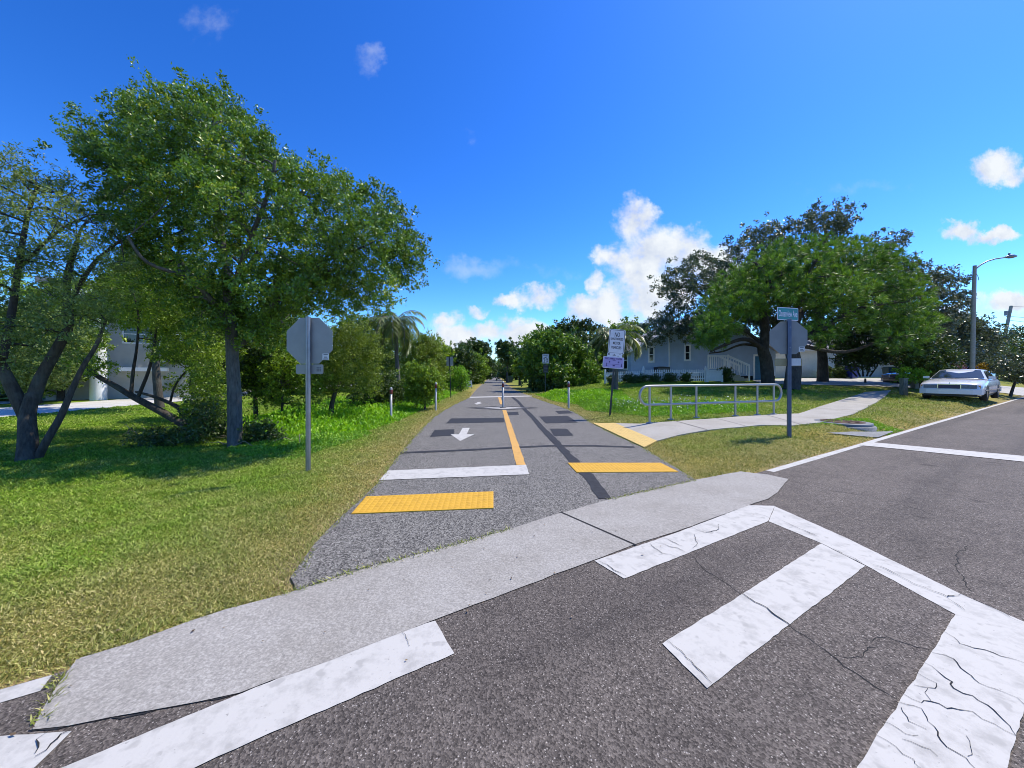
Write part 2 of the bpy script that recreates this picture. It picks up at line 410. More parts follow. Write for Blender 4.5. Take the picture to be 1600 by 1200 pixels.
def sheet(name, poly, off, mat, parent=None, cell=None, skirt=0.0, hf=hz0, polys=None):
    """lays a polygon on the terrain, off metres above it"""
    bm = bmesh.new(); cache = {}
    def vert(x, y):
        k = (round(x, 4), round(y, 4))
        if k not in cache: cache[k] = bm.verts.new((x, y, float(hf(x, y)) + off))
        return cache[k]
    def face(pts):
        vs = []
        for p in pts:
            v = vert(*p)
            if v not in vs: vs.append(v)
        if len(vs) > 2:
            try: bm.faces.new(vs)
            except ValueError: pass
    for pl in (polys or [poly]):
        for t in tess(pl):
            if not cell: face(t); continue
            xs = [p[0] for p in t]
            for i in range(math.floor(min(xs)/cell), math.floor(max(xs)/cell)+1):
                q = clip(clip(t, 0, i*cell, True), 0, (i+1)*cell, False)
                if len(q) < 3: continue
                ys = [p[1] for p in q]
                for j in range(math.floor(min(ys)/cell), math.floor(max(ys)/cell)+1):
                    q2 = clip(clip(q, 1, j*cell, True), 1, (j+1)*cell, False)
                    if len(q2) >= 3: face(q2)
    bmesh.ops.recalc_face_normals(bm, faces=bm.faces)
    if sum(f.normal.z for f in bm.faces) < 0: bmesh.ops.reverse_faces(bm, faces=bm.faces)
    if skirt:
        ed = [e for e in bm.edges if len(e.link_faces) == 1]
        r = bmesh.ops.extrude_edge_only(bm, edges=ed)
        for g in r['geom']:
            if isinstance(g, bmesh.types.BMVert): g.co.z -= skirt
    me = bpy.data.meshes.new(name); bm.to_mesh(me); bm.free()
    return link(name, me, mat, parent)
def ribbon(pts, w):
    """polygon of a strip along points (x, y), w = width or list"""
    P = [Vector(p) for p in pts]; n = len(P)
    if not hasattr(w, '__len__'): w = [w]*n
    l, r = [], []
    for i, p in enumerate(P):
        t = (P[min(i+1, n-1)]-P[max(i-1, 0)]).normalized(); q = Vector((-t.y, t.x))
        l.append(tuple(p+q*w[i]/2)); r.append(tuple(p-q*w[i]/2))
    return l + r[::-1]
def strips(pts, w):
    pl = ribbon(pts, w); n = len(pts); l, r = pl[:n], pl[n:][::-1]
    return [[l[i], l[i+1], r[i+1], r[i]] for i in range(n-1)]

APRON = up2([(50,1142),(88,1075),(120,1031),(207,1005),(295,972),(357,952),(400,941),(475,920),(560,892),(640,871),(715,851),(800,826),(877,802),(952,781),(1050,759),(1087,750),(1157,737),(1200,742),(1232,749),(1215,770),(1200,780),(1170,790),(1057,831),(990,852),(925,877),(800,924),(675,971),(600,1000),(470,1050),(375,1084),(245,1110),(175,1122),(107,1136)])
APRON = rough_edge(APRON, 0.006, 0.12)
tl = [(470,935),(454,902),(495,845),(535,805),(562,782),(590,755),(620,715),(650,680),(675,654),(692,642),(712,631),(734,621)]
tr = [(828,619),(850,627),(875,635),(900,645),(926,662),(966,682),(1006,700),(1030,715),(1060,733),(1087,750),(1100,762)]
def trailpt(l, y): return (l - TS*y, y)
TRAIL = rough_edge(up2(tl), 0.02, 0.3)[:-1] if False else up2(tl)
TRAIL = TRAIL + [trailpt(-1.62, 34), trailpt(-1.6, 60), trailpt(-1.6, 260), trailpt(1.7, 260), trailpt(1.65, 60), trailpt(1.75, 34)] + up2(tr) + up2([(880,850),(640,905)])
e = Vector((-NY, NX)); d_ = Vector((NY, -NX))           # d_ runs along the street to the right
def rp(s, k): p = d_*s + Vector((NX, NY))*(RD+k); return (p.x, p.y)
ROAD = [rp(-70, 0), rp(-20, 0), rp(-6, 0), rp(20, 0), rp(60, 0), rp(120, 0), rp(120, -9), rp(-70, -9)]
WALK_T = [(961,662),(1000,663),(1058,659),(1100,656),(1150,652),(1209,648),(1248,647),(1280,636),(1312,626),(1352,613)]
WALK_B = [(1392,610),(1384,619),(1368,630),(1332,648),(1283,661),(1238,666),(1190,665),(1150,669),(1100,674),(1060,681),(1026,690)]
WALK = up2(WALK_T + WALK_B)
DRIVE = [(17.0,25.2),(19,29.5),(24,31.9),(38,31.9),(44,31.6),(40.2,28.45),(33.5,24.35),(28.5,23.6),(22,23.4)]
STREET = [(-20-TS*y, y) for y in (-40, 0, 20, 60, 140)] + [(-25.5-TS*y, y) for y in (140, 60, 20, 0, -40)]
LDRIVE = [(-28.6-TS*y, y) for y in (19, 24, 40)] + [(-31.5-TS*y, y) for y in (40, 24, 19)]
GUTTER = up2([(1292,677),(1330,675),(1398,674),(1372,684),(1345,682)])
PADL = up2([(549,804),(572,777),(771,769),(771,795)])
PADR = up2([(887,724),(1032,724),(1060,738),(901,739)])
PADS = up2([(926,662),(961,662),(1026,690),(1006,700)])
_p = U(1250, 676); PIT = (_p.x, _p.y)
PAVED = [APRON, TRAIL, WALK, DRIVE, STREET, LDRIVE, GUTTER, PADS]

def dist_poly(poly, X, Y, closed=True):
    best = np.full(X.shape, 1e9); n = len(poly)
    for i in range(n if closed else n-1):
        ax, ay = poly[i]; bx, by = poly[(i+1) % n]
        dx, dy = bx-ax, by-ay; L = dx*dx+dy*dy+1e-9
        t = np.clip(((X-ax)*dx+(Y-ay)*dy)/L, 0, 1)
        best = np.minimum(best, np.hypot(X-ax-t*dx, Y-ay-t*dy))
    return best
def dryness(X, Y):
    dr = droad(X, Y); dt = dist_poly(TRAIL, X, Y); la = lat(X, Y)
    d = np.minimum(dr*0.55, dt*0.8)
    d = np.minimum(d, dist_poly(APRON, X, Y)*0.6)
    left = 1.1*np.exp(-np.maximum(d, 0)/1.15)
    right = np.where(la > 2.5, 0.85*np.exp(-np.maximum(dr, 0)/4.0), 0)
    return np.clip(np.maximum(left, right) + 0.10, 0, 1) + 0.8*np.exp(-np.maximum(np.minimum(dt, np.maximum(dr, 0)*1.4), 0)/0.10)

# terrain: one sheet, fine near the junction and coarse towards the horizon
def axis(lo, hi, step, far):
    c = list(np.arange(lo, hi+1e-6, step)); s = step; a = hi
    while a < far: s *= 1.5; a += s; c.append(a)
    s = step; a = lo
    while a > -far: s *= 1.5; a -= s; c.insert(0, a)
    return np.array(c)
gx, gy = axis(-40, 45, 0.5, 2500), axis(-4, 50, 0.5, 2500)
fx = np.arange(5.5, 9.0, 0.1); fy = np.arange(8.0, 11.0, 0.1)
fx = np.concatenate([fx, np.arange(-4, 4.2, .1)]); fy = np.concatenate([fy, np.arange(1.2, 12, .1)])
gx = np.unique(np.round(np.concatenate([gx, fx]), 3)); gy = np.unique(np.round(np.concatenate([gy, fy]), 3))
GX, GY = np.meshgrid(gx, gy)
GZ = hz(GX, GY) - 0.014
nx_, ny_ = len(gx), len(gy)
co = np.stack([GX, GY, GZ], -1).reshape(-1, 3)
I = (np.arange(ny_-1)[:, None]*nx_ + np.arange(nx_-1)[None]).reshape(-1)
quads = np.stack([I, I+1, I+nx_+1, I+nx_], -1)
def np_mesh(name, co, quads, mat, parent=None, tint=None, attr='tint', smooth=False):
    me = bpy.data.meshes.new(name); n = len(quads); k = quads.shape[1]
    me.vertices.add(len(co)); me.vertices.foreach_set('co', np.ascontiguousarray(co, np.float32).ravel())
    me.loops.add(n*k); me.loops.foreach_set('vertex_index', np.ascontiguousarray(quads, np.int32).ravel())
    me.polygons.add(n); me.polygons.foreach_set('loop_start', np.arange(0, n*k, k, dtype=np.int32))
    if smooth: me.polygons.foreach_set('use_smooth', np.ones(n, bool))
    me.update(calc_edges=True)
    if tint is not None:
        a = me.attributes.new(attr, 'FLOAT', 'POINT'); a.data.foreach_set('value', np.ascontiguousarray(tint, np.float32))
    return link(name, me, mat, parent)
ground = np_mesh('ground', co, quads, M['ground'], None, dryness(GX, GY).ravel(), 'dry', True)
tag(ground, kind='structure')

road = tag(sheet('road', ROAD, 0.0, M['road']), kind='structure')
trail = tag(sheet('path', TRAIL, 0.002, M['trail']), kind='structure')
apron = tag(sheet('pavement_apron', APRON, 0.006, M['apron']), kind='structure')
J0, J1 = up2([(876,801),(994,853)])
sheet('joint', ribbon([J0, J1], 0.022), 0.0085, M['crack'], apron)
walk = tag(sheet('sidewalk', WALK, 0.02, M['walk'], cell=0.5, skirt=0.16), kind='structure')
jl = []
for a, b in (((1052,658),(1105,673)),((1120,655),(1165,667)),((1196,649),(1250,664)),((1272,639),(1345,642)),((1312,626),(1370,629))):
    p, q = up2([a, b]); n_ = 5
    jl += strips([tuple(Vector(p).lerp(Vector(q), i/n_)) for i in range(n_+1)], 0.016)
sheet('joint', None, 0.026, M['crack'], walk, polys=jl)
drive = tag(sheet('driveway', DRIVE, 0.015, M['drive'], cell=0.5), kind='structure')
street = tag(sheet('side_street', STREET, 0.015, M['street'], cell=2.0), kind='structure')
tag(sheet('side_driveway', LDRIVE, 0.015, M['street'], cell=2.0), kind='structure')
tag(sheet('gutter', GUTTER, 0.012, M['oldconc'], cell=0.4), kind='structure')

jp = [Vector(p) for p in up2([(50,1142),(107,1136),(175,1122),(245,1110),(375,1084),(470,1050),(600,1000),(675,971),(800,924),(925,877),(990,852),(1057,831),(1170,790),(1200,780),(1215,770),(1232,749)])]
jq = []
for a, b in zip(jp[:-1], jp[1:]):
    k = max(2, int((b-a).length/.04)); jq += [a.lerp(b, i/k)+Vector((random.gauss(0, .005), random.gauss(0, .005))) for i in range(k)]
sheet('edge_gap', None, 0.0035, M['crack'], apron, polys=strips([tuple(q) for q in jq], [max(.0015, .003+.004*math.sin(i*.07)+.003*math.sin(i*.19+1)+random.uniform(0, .003)) for i in range(len(jq))]))
# painted markings, tar and cracks are parts of the surface they lie on
STRIPES = []
def mark(name, px, parent, mat, off, amp=0.003, step=0.05):
    if name.startswith('crosswalk'): STRIPES.append(up2(px))
    return sheet(name, rough_edge(up2(px), amp, step), off, mat, parent)
W_OFF = 0.005
mark('crosswalk_stripe', [(-420,1405),(100,1200),(400,1075),(600,997),(680,971),(710,1022),(400,1157),(307,1200),(-150,1412)], road, M['white'], W_OFF)
mark('crosswalk_stripe', [(929,877),(1057,833),(1170,790),(1211,791),(1200,815),(975,905)], road, M['white'], W_OFF)
mark('crosswalk_stripe', [(1035,1007),(1160,929),(1283,850),(1352,885),(1105,1077)], road, M['white'], W_OFF)
mark('crosswalk_border', [(1211,791.5),(1325,842),(1502,929),(1600,972),(1634,989),(1627,1003),(1492,960),(1353,884),(1283,849),(1201,815)], road, M['white'], W_OFF-0.002)
mark('crosswalk_stripe', [(1493,961),(1600,995),(1631,1000),(1600,1112),(1575,1200),(1520,1380),(1220,1380),(1340,1200),(1450,1030)], road, M['white'], W_OFF+0.002)
mark('crosswalk_stripe', [(-300,1165),(0,1152),(112,1144),(55,1200),(-20,1270),(-420,1290)], road, M['white'], W_OFF)
def edge_line(s0, s1, w=0.12):
    sheet('edge_line', rough_edge([rp(s0, -0.01), rp(s1, -0.01), rp(s1, -w), rp(s0, -w)], 0.006, 0.3), 0.004, M['white'], road)
es = Vector(up2([(1195,735)])[0]).dot(d_)
edge_line(es, 110); edge_line(-60, Vector(up2([(86,1050)])[0]).dot(d_))
mark('stop_line', [(1342,696),(1357,691),(1600,713),(1720,724),(1720,734),(1600,722),(1375,699)], road, M['white'], 0.008)
mark('stop_bar', [(592,751),(607,736),(822,727),(827,742)], trail, M['white'], 0.009)
mark('centre_line', [(785,641),(791,641),(821.5,727),(807,727)], trail, M['yline'], 0.009, 0.008)
mark('centre_line', [(778,621),(782,621),(786,632),(781.5,632)], trail, M['yline'], 0.009, 0.004)
mark('arrow_marking', [(723,669),(734,669),(729,679),(741,679),(719,689.5),(704,679),(717,679)], trail, M['white'], 0.009, 0.004)
mark('arrow_marking', [(741,630.4),(744,630.3),(746,628.5),(752,628),(750,629.6),(754,629.9),(745,632.5)], trail, M['white'], 0.009, 0.004)
sheet('cross_line', rough_edge(up2([(734,620.2),(830,618.2),(832,619.6),(733,621.8)]), 0.01, 0.2), 0.0095, M['white'], trail)
for px in ([(696,662),(705,654),(787,653),(789,660)], [(671,683),(679,672),(710,671),(709,681)], [(792,644.5),(809,643.5),(811,648.5),(794,649)],
           [(842,651),(887,650),(903,660.5),(853,662)], [(859,670),(886,670),(896,681),(866,682)], [(867,642.3),(888,641.5),(896,646),(873,647)]):
    mark('tar_patch', px, trail, M['seal'], 0.0055, 0.012, 0.12)
def tar(px, w, name='tar_seam', off=0.007, parent=None, mat='seal'):
    pts = up2(px); P = []
    for i in range(len(pts)-1):
        for j in range(6): P.append(Vector(pts[i]).lerp(Vector(pts[i+1]), j/6))
    P.append(Vector(pts[-1]))
    P = [p + Vector((random.uniform(-.008,.008), random.uniform(-.008,.008))) for p in P]
    ws = [w*random.uniform(0.85, 1.15) for _ in P]
    sheet(name, None, off, M[mat], parent or trail, polys=strips([tuple(p) for p in P], ws))
tar([(625,708),(700,705),(807,699.5),(860,697),(930,697),(991,699)], 0.15)
tar([(801,621),(810,628),(819,639),(832,652),(845,667),(857,679),(876,699),(897,721),(918,743),(946,780)], 0.17, off=0.0075)
# bollard diamond: nested painted outlines
dc = U(786, 637.5)
def diamond(ax, ay, w, mat, off):
    pl = []
    P = [(-ax, 0), (0, ay), (ax, 0), (0, -ay)]; Q = [(-ax+w*1.6, 0), (0, ay-w), (ax-w*1.6, 0), (0, -ay+w)]
    sh = lambda p: (dc.x + p[0] - TS*p[1], dc.y + p[1])
    for i in range(4):
        pl.append([sh(P[i]), sh(P[(i+1)%4]), sh(Q[(i+1)%4]), sh(Q[i])])
    sheet('diamond_marking', None, off, mat, trail, polys=pl)
diamond(1.62, 1.0, 0.14, M['seal'], 0.0085); diamond(1.2, 0.72, 0.10, M['dgrey'], 0.009); diamond(0.86, 0.55, 0.22, M['white'], 0.0105); diamond(0.42, 0.28, 0.12, M['white'], 0.0105)
# cracks
def crack(pxs, w, parent=road, off=0.0095):
    """a crack lies in the asphalt and shows again where it has broken the paint above"""
    low, high = [], []
    for pts in pxs:
        g = [Vector(q) for q in up2(pts)]; Q = []; ph = [random.uniform(0, 6.28) for _ in range(4)]; t = 0.0
        for i in range(len(g)-1):
            d = g[i+1]-g[i]; L = d.length; k = max(2, int(L/0.022)); q = Vector((-d.y, d.x))/max(L, 1e-6)
            for j in range(k):
                e_ = math.sin(math.pi*j/k); t += L/k
                Q.append(g[i].lerp(g[i+1], j/k)+q*e_*(.010*math.sin(t*19+ph[0])+.006*math.sin(t*47+ph[1])+.003*random.gauss(0, 1)))
        Q.append(g[-1]); n = len(Q)
        ws = [w*(.68+.2*math.sin(i*.31+ph[2])+.12*math.sin(i*.83+ph[3])+random.uniform(-.12, .2)) for i in range(n)]
        ws = [max(.0016, a*min(1, (i+1)/5, (n-i)/5)) for i, a in enumerate(ws)]
        for st in strips([tuple(q) for q in Q], ws):
            xs_ = np.array([p[0] for p in st]); ys_ = np.array([p[1] for p in st])
            (high if any(pip(pl, xs_, ys_).any() for pl in STRIPES) else low).append(st)
    if low: sheet('crack', None, 0.0016, M['crack'], parent, polys=low)
    if high: sheet('crack', None, off, M['crack'], parent, polys=high)
crack([[(1078,866),(1100,890),(1160,929),(1230,975),(1300,1025),(1360,1068),(1405,1100)],[(1300,1023),(1348,1027),(1352,1018),(1370,1012)],[(1345,994),(1362,1004),(1385,995),(1420,1007),(1455,1016)]], 0.009)
crack([[(1218,813),(1245,825),(1280,841)],[(1360,882),(1390,893),(1420,909),(1450,922),(1480,934),(1502,929)],[(1480,936),(1508,955)],[(1502,929),(1560,955),(1598,975)],[(1474,988),(1500,1008),(1540,1018),(1600,1038)],[(1456,1022),(1490,1032),(1530,1070),(1570,1085),(1600,1103)],[(1445,1038),(1488,1068),(1490,1078),(1520,1090),(1560,1120),(1588,1153)]], 0.0065)
crack([[(1405,1100),(1440,1110),(1450,1130),(1470,1160),(1510,1188),(1525,1205)],[(1408,1108),(1420,1130),(1448,1143)],[(1412,1087),(1440,1101),(1455,1099),(1480,1110),(1520,1115),(1555,1135),(1588,1153)],[(1432,1053),(1463,1070),(1450,1077),(1428,1073)],[(1450,1078),(1455,1098)],[(1380,1130),(1415,1150),(1435,1152)],[(1370,1152),(1400,1170),(1428,1190),(1440,1205)],[(1510,1153),(1516,1168),(1512,1185)],[(1410,1158),(1440,1170),(1465,1185)]], 0.0058)
crack([[(1036,841),(1056,850),(1068,855)],[(1024,849),(1060,858),(1071,864)],[(1085,827),(1102,834),(1120,830),(1123,820)],[(1085,836),(1090,850),(1082,858)],[(1015,850),(1035,866),(1056,871)]], 0.006)
crack([[(1237,752),(1290,765),(1355,775)],[(1400,787),(1440,797),(1468,809)],[(1512,853),(1495,865),(1495,890),(1518,925)]], 0.008)
crack([[(112,1144),(95,1150),(80,1165),(55,1185)],[(75,1146),(60,1165),(55,1180)]], 0.012)
crack([[(628,990),(635,1000),(640,1012)],[(936,878),(979,902)],[(1042,1002),(1080,1035),(1112,1070)],[(1283,850),(1310,862),(1352,884)],[(1180,803),(1210,812)]], 0.006)

# tactile pads with raised domes
def pad(poly, mat, label, off=0.012, nu=24, nv=7):
    a, b, c, d = [Vector(p) for p in poly]; K = 4
    cu, cv = nu*K+1, nv*K+1; vs = []
    for i in range(cu):
        for j in range(cv):
            u, v = i/(cu-1), j/(cv-1); p = a.lerp(b, v).lerp(d.lerp(c, v), u)
            st = 0.006 if (i % K == 2 and j % K == 2) else 0.0028 if (i % K in (1, 2, 3) and j % K in (1, 2, 3)) else 0.0
            vs.append((p.x, p.y, float(hz0(p.x, p.y))+off+st))
    fs = [(i*cv+j, i*cv+j+1, (i+1)*cv+j+1, (i+1)*cv+j) for i in range(cu-1) for j in range(cv-1)]
    mb = MB().add(vs, fs)
    rim = [i*cv for i in range(cu)]+[(cu-1)*cv+j for j in range(1, cv)]+[i*cv+cv-1 for i in range(cu-2, -1, -1)]+[j for j in range(cv-2, 0, -1)]
    n0 = len(mb.v); mb.v += [(mb.v[k][0], mb.v[k][1], mb.v[k][2]-off) for k in rim]; L = len(rim)
    for k in range(L): mb.f.append((rim[k], rim[(k+1) % L], n0+(k+1) % L, n0+k)); mb.sm.append(False)
    o = mb.build('tactile_pad', mat)
    if o.data.polygons[0].normal.z < 0: o.data.flip_normals()
    return tag(o, label, 'tactile pad')
pad(PADL, M['pad'], 'deep yellow bumpy tactile pad below the white stop bar, nearest the street')
pad([PADR[3], PADR[0], PADR[1], PADR[2]], M['pad'], 'yellow bumpy tactile pad crossing the black tar seam on the right half of the trail', nu=26, nv=7)
pad([PADS[1], PADS[0], PADS[3], PADS[2]], M['padpale'], 'faded pale yellow tactile pad at the foot of the sidewalk by the handrail', 0.024, nu=30, nv=7)

# ------------------------------------------------------------------ vegetation helpers
def unit(n):
    v = RNG.normal(size=(n, 3)); return v/np.linalg.norm(v, axis=1, keepdims=True)
def leaf_geo(P, size, aspect=0.5, flat=0.0, D=None):
    n = len(P); d = unit(n) if D is None else D
    nm = unit(n); nm[:, 2] += flat
    w = np.cross(d, nm); w /= np.linalg.norm(w, axis=1, keepdims=True)+1e-9
    s = (size*RNG.uniform(0.65, 1.35, n))[:, None] if np.isscalar(size) else size[:, None]
    co = np.stack([P-d*s/2, P+w*s*aspect/2-d*s*0.05, P+d*s/2, P-w*s*aspect/2-d*s*0.05], 1).reshape(-1, 3)
    return co
def leaf_mesh(name, co, tint, mat, parent=None):
    n = len(co)//4
    return np_mesh(name, co, np.arange(4*n).reshape(n, 4), mat, parent, np.repeat(tint, 4))
def edge_dist(poly, pt):
    return float(dist_poly(poly, np.array([pt[0]]), np.array([pt[1]]))[0])
def clumps_in(outline, n, rpx, inset=0.6):
    """clump centres spread evenly inside a silhouette"""
    xs = [p[0] for p in outline]; ys = [p[1] for p in outline]
    cx = RNG.uniform(min(xs), max(xs), n*60); cy = RNG.uniform(min(ys), max(ys), n*60)
    ok = pip(outline, cx, cy); cx, cy = cx[ok], cy[ok]
    ds = dist_poly(outline, cx, cy); ok = ds > rpx*inset*RNG.uniform(0.15, 0.9, len(ds)); cx, cy, ds = cx[ok], cy[ok], ds[ok]
    pts = []; mind = np.full(len(cx), 1e9); i = 0
    md = ds.max() if len(ds) else 1
    while len(pts) < n and len(cx):
        pts.append((cx[i], cy[i], ds[i]/md))
        mind = np.minimum(mind, np.hypot(cx-cx[i], cy-cy[i]))
        k = RNG.choice(len(cx), min(12, len(cx)), replace=False)
        i = k[np.argmax(mind[k])]
    return pts
def make_tree(name, label, cat, base, Y, outlines, leaf, n=60, inset=0.6, r=0.6, per=500, size=0.09, thick=None, trunk=None, limbs=(), tr=0.15,
              barkm='bark', group=None, aspect=0.5, mode='leaf', zs=0.75, twigs=True, under=0):
    """base: ground point; outlines: silhouettes (photo coordinates) at distance Y; the crown gets its own depth `thick`"""
    b = Vector(base)
    root = empty(name, b, label, cat, group)
    if outlines and not isinstance(outlines[0][0], (tuple, list)): outlines = [outlines]
    sc = F/Y; cl = []
    areas = [abs(sum(o[i][0]*o[(i+1)%len(o)][1]-o[(i+1)%len(o)][0]*o[i][1] for i in range(len(o))))/2 for o in outlines]
    for o, a in zip(outlines, areas):
        wpx = max(p[0] for p in o)-min(p[0] for p in o)
        th = thick if thick else wpx/sc*0.42
        for x, y, q in clumps_in(o, max(2, int(n*a/sum(areas))), r*sc, inset):
            Yc = Y + RNG.uniform(-1, 1)*th*math.sqrt(max(q, 0.06))
            cl.append(at(x, y, Yc))
    # wood
    tp = [b - Vector((0, 0, 0.1))] + [Vector(t) for t in (trunk or [])]
    if len(tp) == 1:
        cen = sum(cl, Vector())/len(cl); top = Vector((b.x*.5+cen.x*.5, b.y*.5+cen.y*.5, b.z + max(0.2, (cen.z-b.z)*0.7)))
        tp += [b.lerp(top, .5)+Vector((random.uniform(-.1,.1),)*3)*0.5, top]
    mb = MB(); nodes = []
    def wood(pts, r0, r1):
        P = [Vector(p) for p in pts]; Q = []
        for i in range(len(P)-1):
            for j in range(4):
                t = j/4; a = P[max(i-1,0)]; c = P[i]; d = P[i+1]; e2 = P[min(i+2, len(P)-1)]
                Q.append(0.5*((2*c)+(d-a)*t+(2*a-5*c+4*d-e2)*t*t+(-a+3*c-3*d+e2)*t**3))
        Q.append(P[-1]); k = len(Q)
        rad = [r0+(r1-r0)*(i/(k-1)) for i in range(k)]
        Q = [q-b for q in Q]
        mb.tube(Q, rad, 9 if r0 > 0.06 else 6 if r0 > .02 else 4)
        for q, rr in zip(Q[1:], rad[1:]): nodes.append((q+b, rr))
    tp0 = tp[0]; flare = [tp0, tp0+(tp[1]-tp0)*0.08]
    wood(tp, tr, tr*0.62)
    mb.tube([flare[0]-b, flare[0].lerp(flare[1], .5)-b, flare[1]-b], [tr*1.7, tr*1.25, tr*1.0], 9)
    for lp, r0 in limbs: wood(lp, r0, r0*0.4)
    if twigs:
        fork = nodes[-1][0]
        for c in sorted(cl, key=lambda c: (c-fork).length):
            cand = min(nodes, key=lambda q: (q[0]-c).length + max(0, q[0].z-c.z)*0.8 + (0.0 if q[1] > 0.015 else .5))
            p, rr = cand; L = (c-p).length
            mid = p.lerp(c, .5)+Vector((random.uniform(-.12,.12), random.uniform(-.12,.12), random.uniform(0,.14)))*L
            r0 = min(rr*0.72, 0.02+L*0.03); wood([p, mid, c], max(r0, .008), max(r0*0.4, .005))
    mb.build('trunk', M[barkm], root)
    # foliage
    C = np.array([tuple(c-b) for c in cl]); K = len(C)
    ct = RNG.uniform(0, 1, K)
    if mode == 'leaf':
        idx = np.repeat(np.arange(K), per); n_ = len(idx)
        rr = r*RNG.uniform(0.7, 1.3, K)[idx]
        dirs = unit(n_); off = dirs*(RNG.uniform(0, 1, n_)**0.45*rr)[:, None]; off[:, 2] *= zs
        # break the clump into twig-sized tufts
        tuft = RNG.normal(size=(K*12, 3))*r*0.62; tuft[:, 2] *= zs
        tsel = idx*12+RNG.integers(0, 12, n_)
        half = RNG.uniform(0, 1, n_) < 0.8
        off[half] = (tuft[tsel]+RNG.normal(size=(n_, 3))*r*0.14)[half]
        P = C[idx]+off
        cogeo = leaf_geo(P, size, aspect, 0.5); tint = np.clip(ct[idx]*0.7+RNG.uniform(0, .3, n_), 0, 1)
    else:      # needle sprays: thin blades fanning out of each tuft
        T = 14; tc = np.repeat(C, T, 0)+unit(K*T)*(RNG.uniform(.3, 1, K*T)**.5*r)[:, None]*np.array([1, 1, zs])
        idx = np.repeat(np.arange(K*T), per//T); n_ = len(idx)
        out = tc-np.repeat(C, T, 0); out /= np.linalg.norm(out, axis=1, keepdims=True)+1e-6; out[:, 2] += 0.35
        D = unit(n_)*0.8+out[idx]; D /= np.linalg.norm(D, axis=1, keepdims=True)
        s = size*RNG.uniform(.7, 1.3, n_)
        P = tc[idx]+D*(s*0.5)[:, None]
        cogeo = leaf_geo(P, s, aspect, 0.3, D); tint = np.clip(np.repeat(ct, T)[idx]*0.75+RNG.uniform(0, .25, n_), 0, 1)
    leaf_mesh('crown', cogeo, tint, M[leaf], root)
    return root
def gp(px, py, Y):      # ground point under a pixel column at distance Y
    x = (px-CX)/F*Y; return Vector((x, Y, float(hz(x, Y))))
def make_palm(label, base, top, n, L, leaf='palm', group='palms beside the trail'):
    b = Vector(base); t = Vector(top)-b
    root = empty('palm_tree', b, label, 'palm tree', group)
    mb = MB(); pts = [Vector((0,0,-.1)), t*.35+Vector((.05,0,0)), t*.7, t]
    mb.tube([pts[0], pts[1], pts[2], pts[3], t+Vector((0,0,.35))], [.16, .11, .10, .12, .05], 10); mb.build('trunk', M['palmbark'], root)
    cg, tn, rm = [], [], MB()
    for i in range(n):
        az = i*2.39996+random.uniform(-.2,.2); el = R(random.uniform(-35, 75)); l = L*random.uniform(.8, 1.1)
        dxy = Vector((math.cos(az), math.sin(az), 0)); P = []
        p = t+Vector((0,0,.15)); a = el
        for k in range(15):
            P.append(p.copy()); p = p+(dxy*math.cos(a)+Vector((0,0,math.sin(a))))*(l/14); a -= R(7.0)*(1+k*0.05)
        rm.tube(P, [.02*(1-k/16)+.004 for k in range(15)], 4)
        side = Vector((-dxy.y, dxy.x, 0)); tv = random.random()
        for k in range(2, 15):
            for rep in range(3):
                q = P[k-1].lerp(P[k], rep/3); tan = (P[k]-P[k-1]).normalized()
                for sg in (-1, 1):
                    d = (side*sg*.75+tan*.55+Vector((0,0,-.3+random.uniform(-.3,.2)))).normalized()
                    s = l*.20*math.sin(math.pi*(.15+.8*k/15))+.08
                    nrm = Vector((random.uniform(-.3,.3), random.uniform(-.3,.3), 1)); w = d.cross(nrm).normalized()*s*.055
                    cg += [q, q+d*s*.4+w, q+d*s+Vector((0,0,-s*.18)), q+d*s*.4-w]; tn.append(tv*.8+random.random()*.2)
    rm.build('frond_stems', M['palmbark'], root)
    leaf_mesh('fronds', np.array([tuple(v) for v in cg]), np.array(tn), M[leaf], root)
    return root

# ------------------------------------------------------------------ lawn blades (nobody could count them)
def on_paved(X, Y, grow=0.0):
    m = droad(X, Y) < 0.02
    for p in PAVED: m |= pip(p, X, Y)
    return m
def blades(name, X, Y, h, w, lean, tint, mat):
    n = len(X); Z = hz(X, Y)-0.016
    a = RNG.uniform(0, 2*np.pi, n); dx, dy = np.cos(a), np.sin(a)
    b = RNG.uniform(0, 2*np.pi, n); lx, ly = np.cos(b)*lean*h, np.sin(b)*lean*h
    B = np.stack([X, Y, Z], 1); Wv = np.stack([dx*w/2, dy*w/2, 0*w], 1)
    mid = B+np.stack([lx*.35, ly*.35, h*.6], 1); tip = B+np.stack([lx, ly, h], 1)
    co = np.stack([B-Wv, mid-Wv*.0-Wv*.9, tip, mid+Wv*.9], 1)
    co[:, 0] = B
    return np_mesh(name, co.reshape(-1, 3), np.arange(4*n).reshape(n, 4), mat, None, np.repeat(tint, 4))
nb = 1000000
rr_ = np.exp(RNG.uniform(math.log(2.0), math.log(30), nb)); aa = RNG.uniform(R(-64), R(66), nb)
X, Y = rr_*np.sin(aa), rr_*np.cos(aa)
keep = ~on_paved(X, Y) & (Y > 1.2)
X, Y, rr_ = X[keep], Y[keep], rr_[keep]
pat = np.sin(X*1.7+np.sin(Y*1.3)*2)*np.sin(Y*1.1+X*.4)*.5+np.sin(X*4.3+np.sin(Y*3.7)*1.6)*np.sin(Y*4.9+X*1.3)*.35
dd = dryness(X, Y); kk = RNG.uniform(0, 1, len(X)) > np.clip((dd-1.0)*1.1, 0, .85); X, Y, rr_, dd = X[kk], Y[kk], rr_[kk], dd[kk]
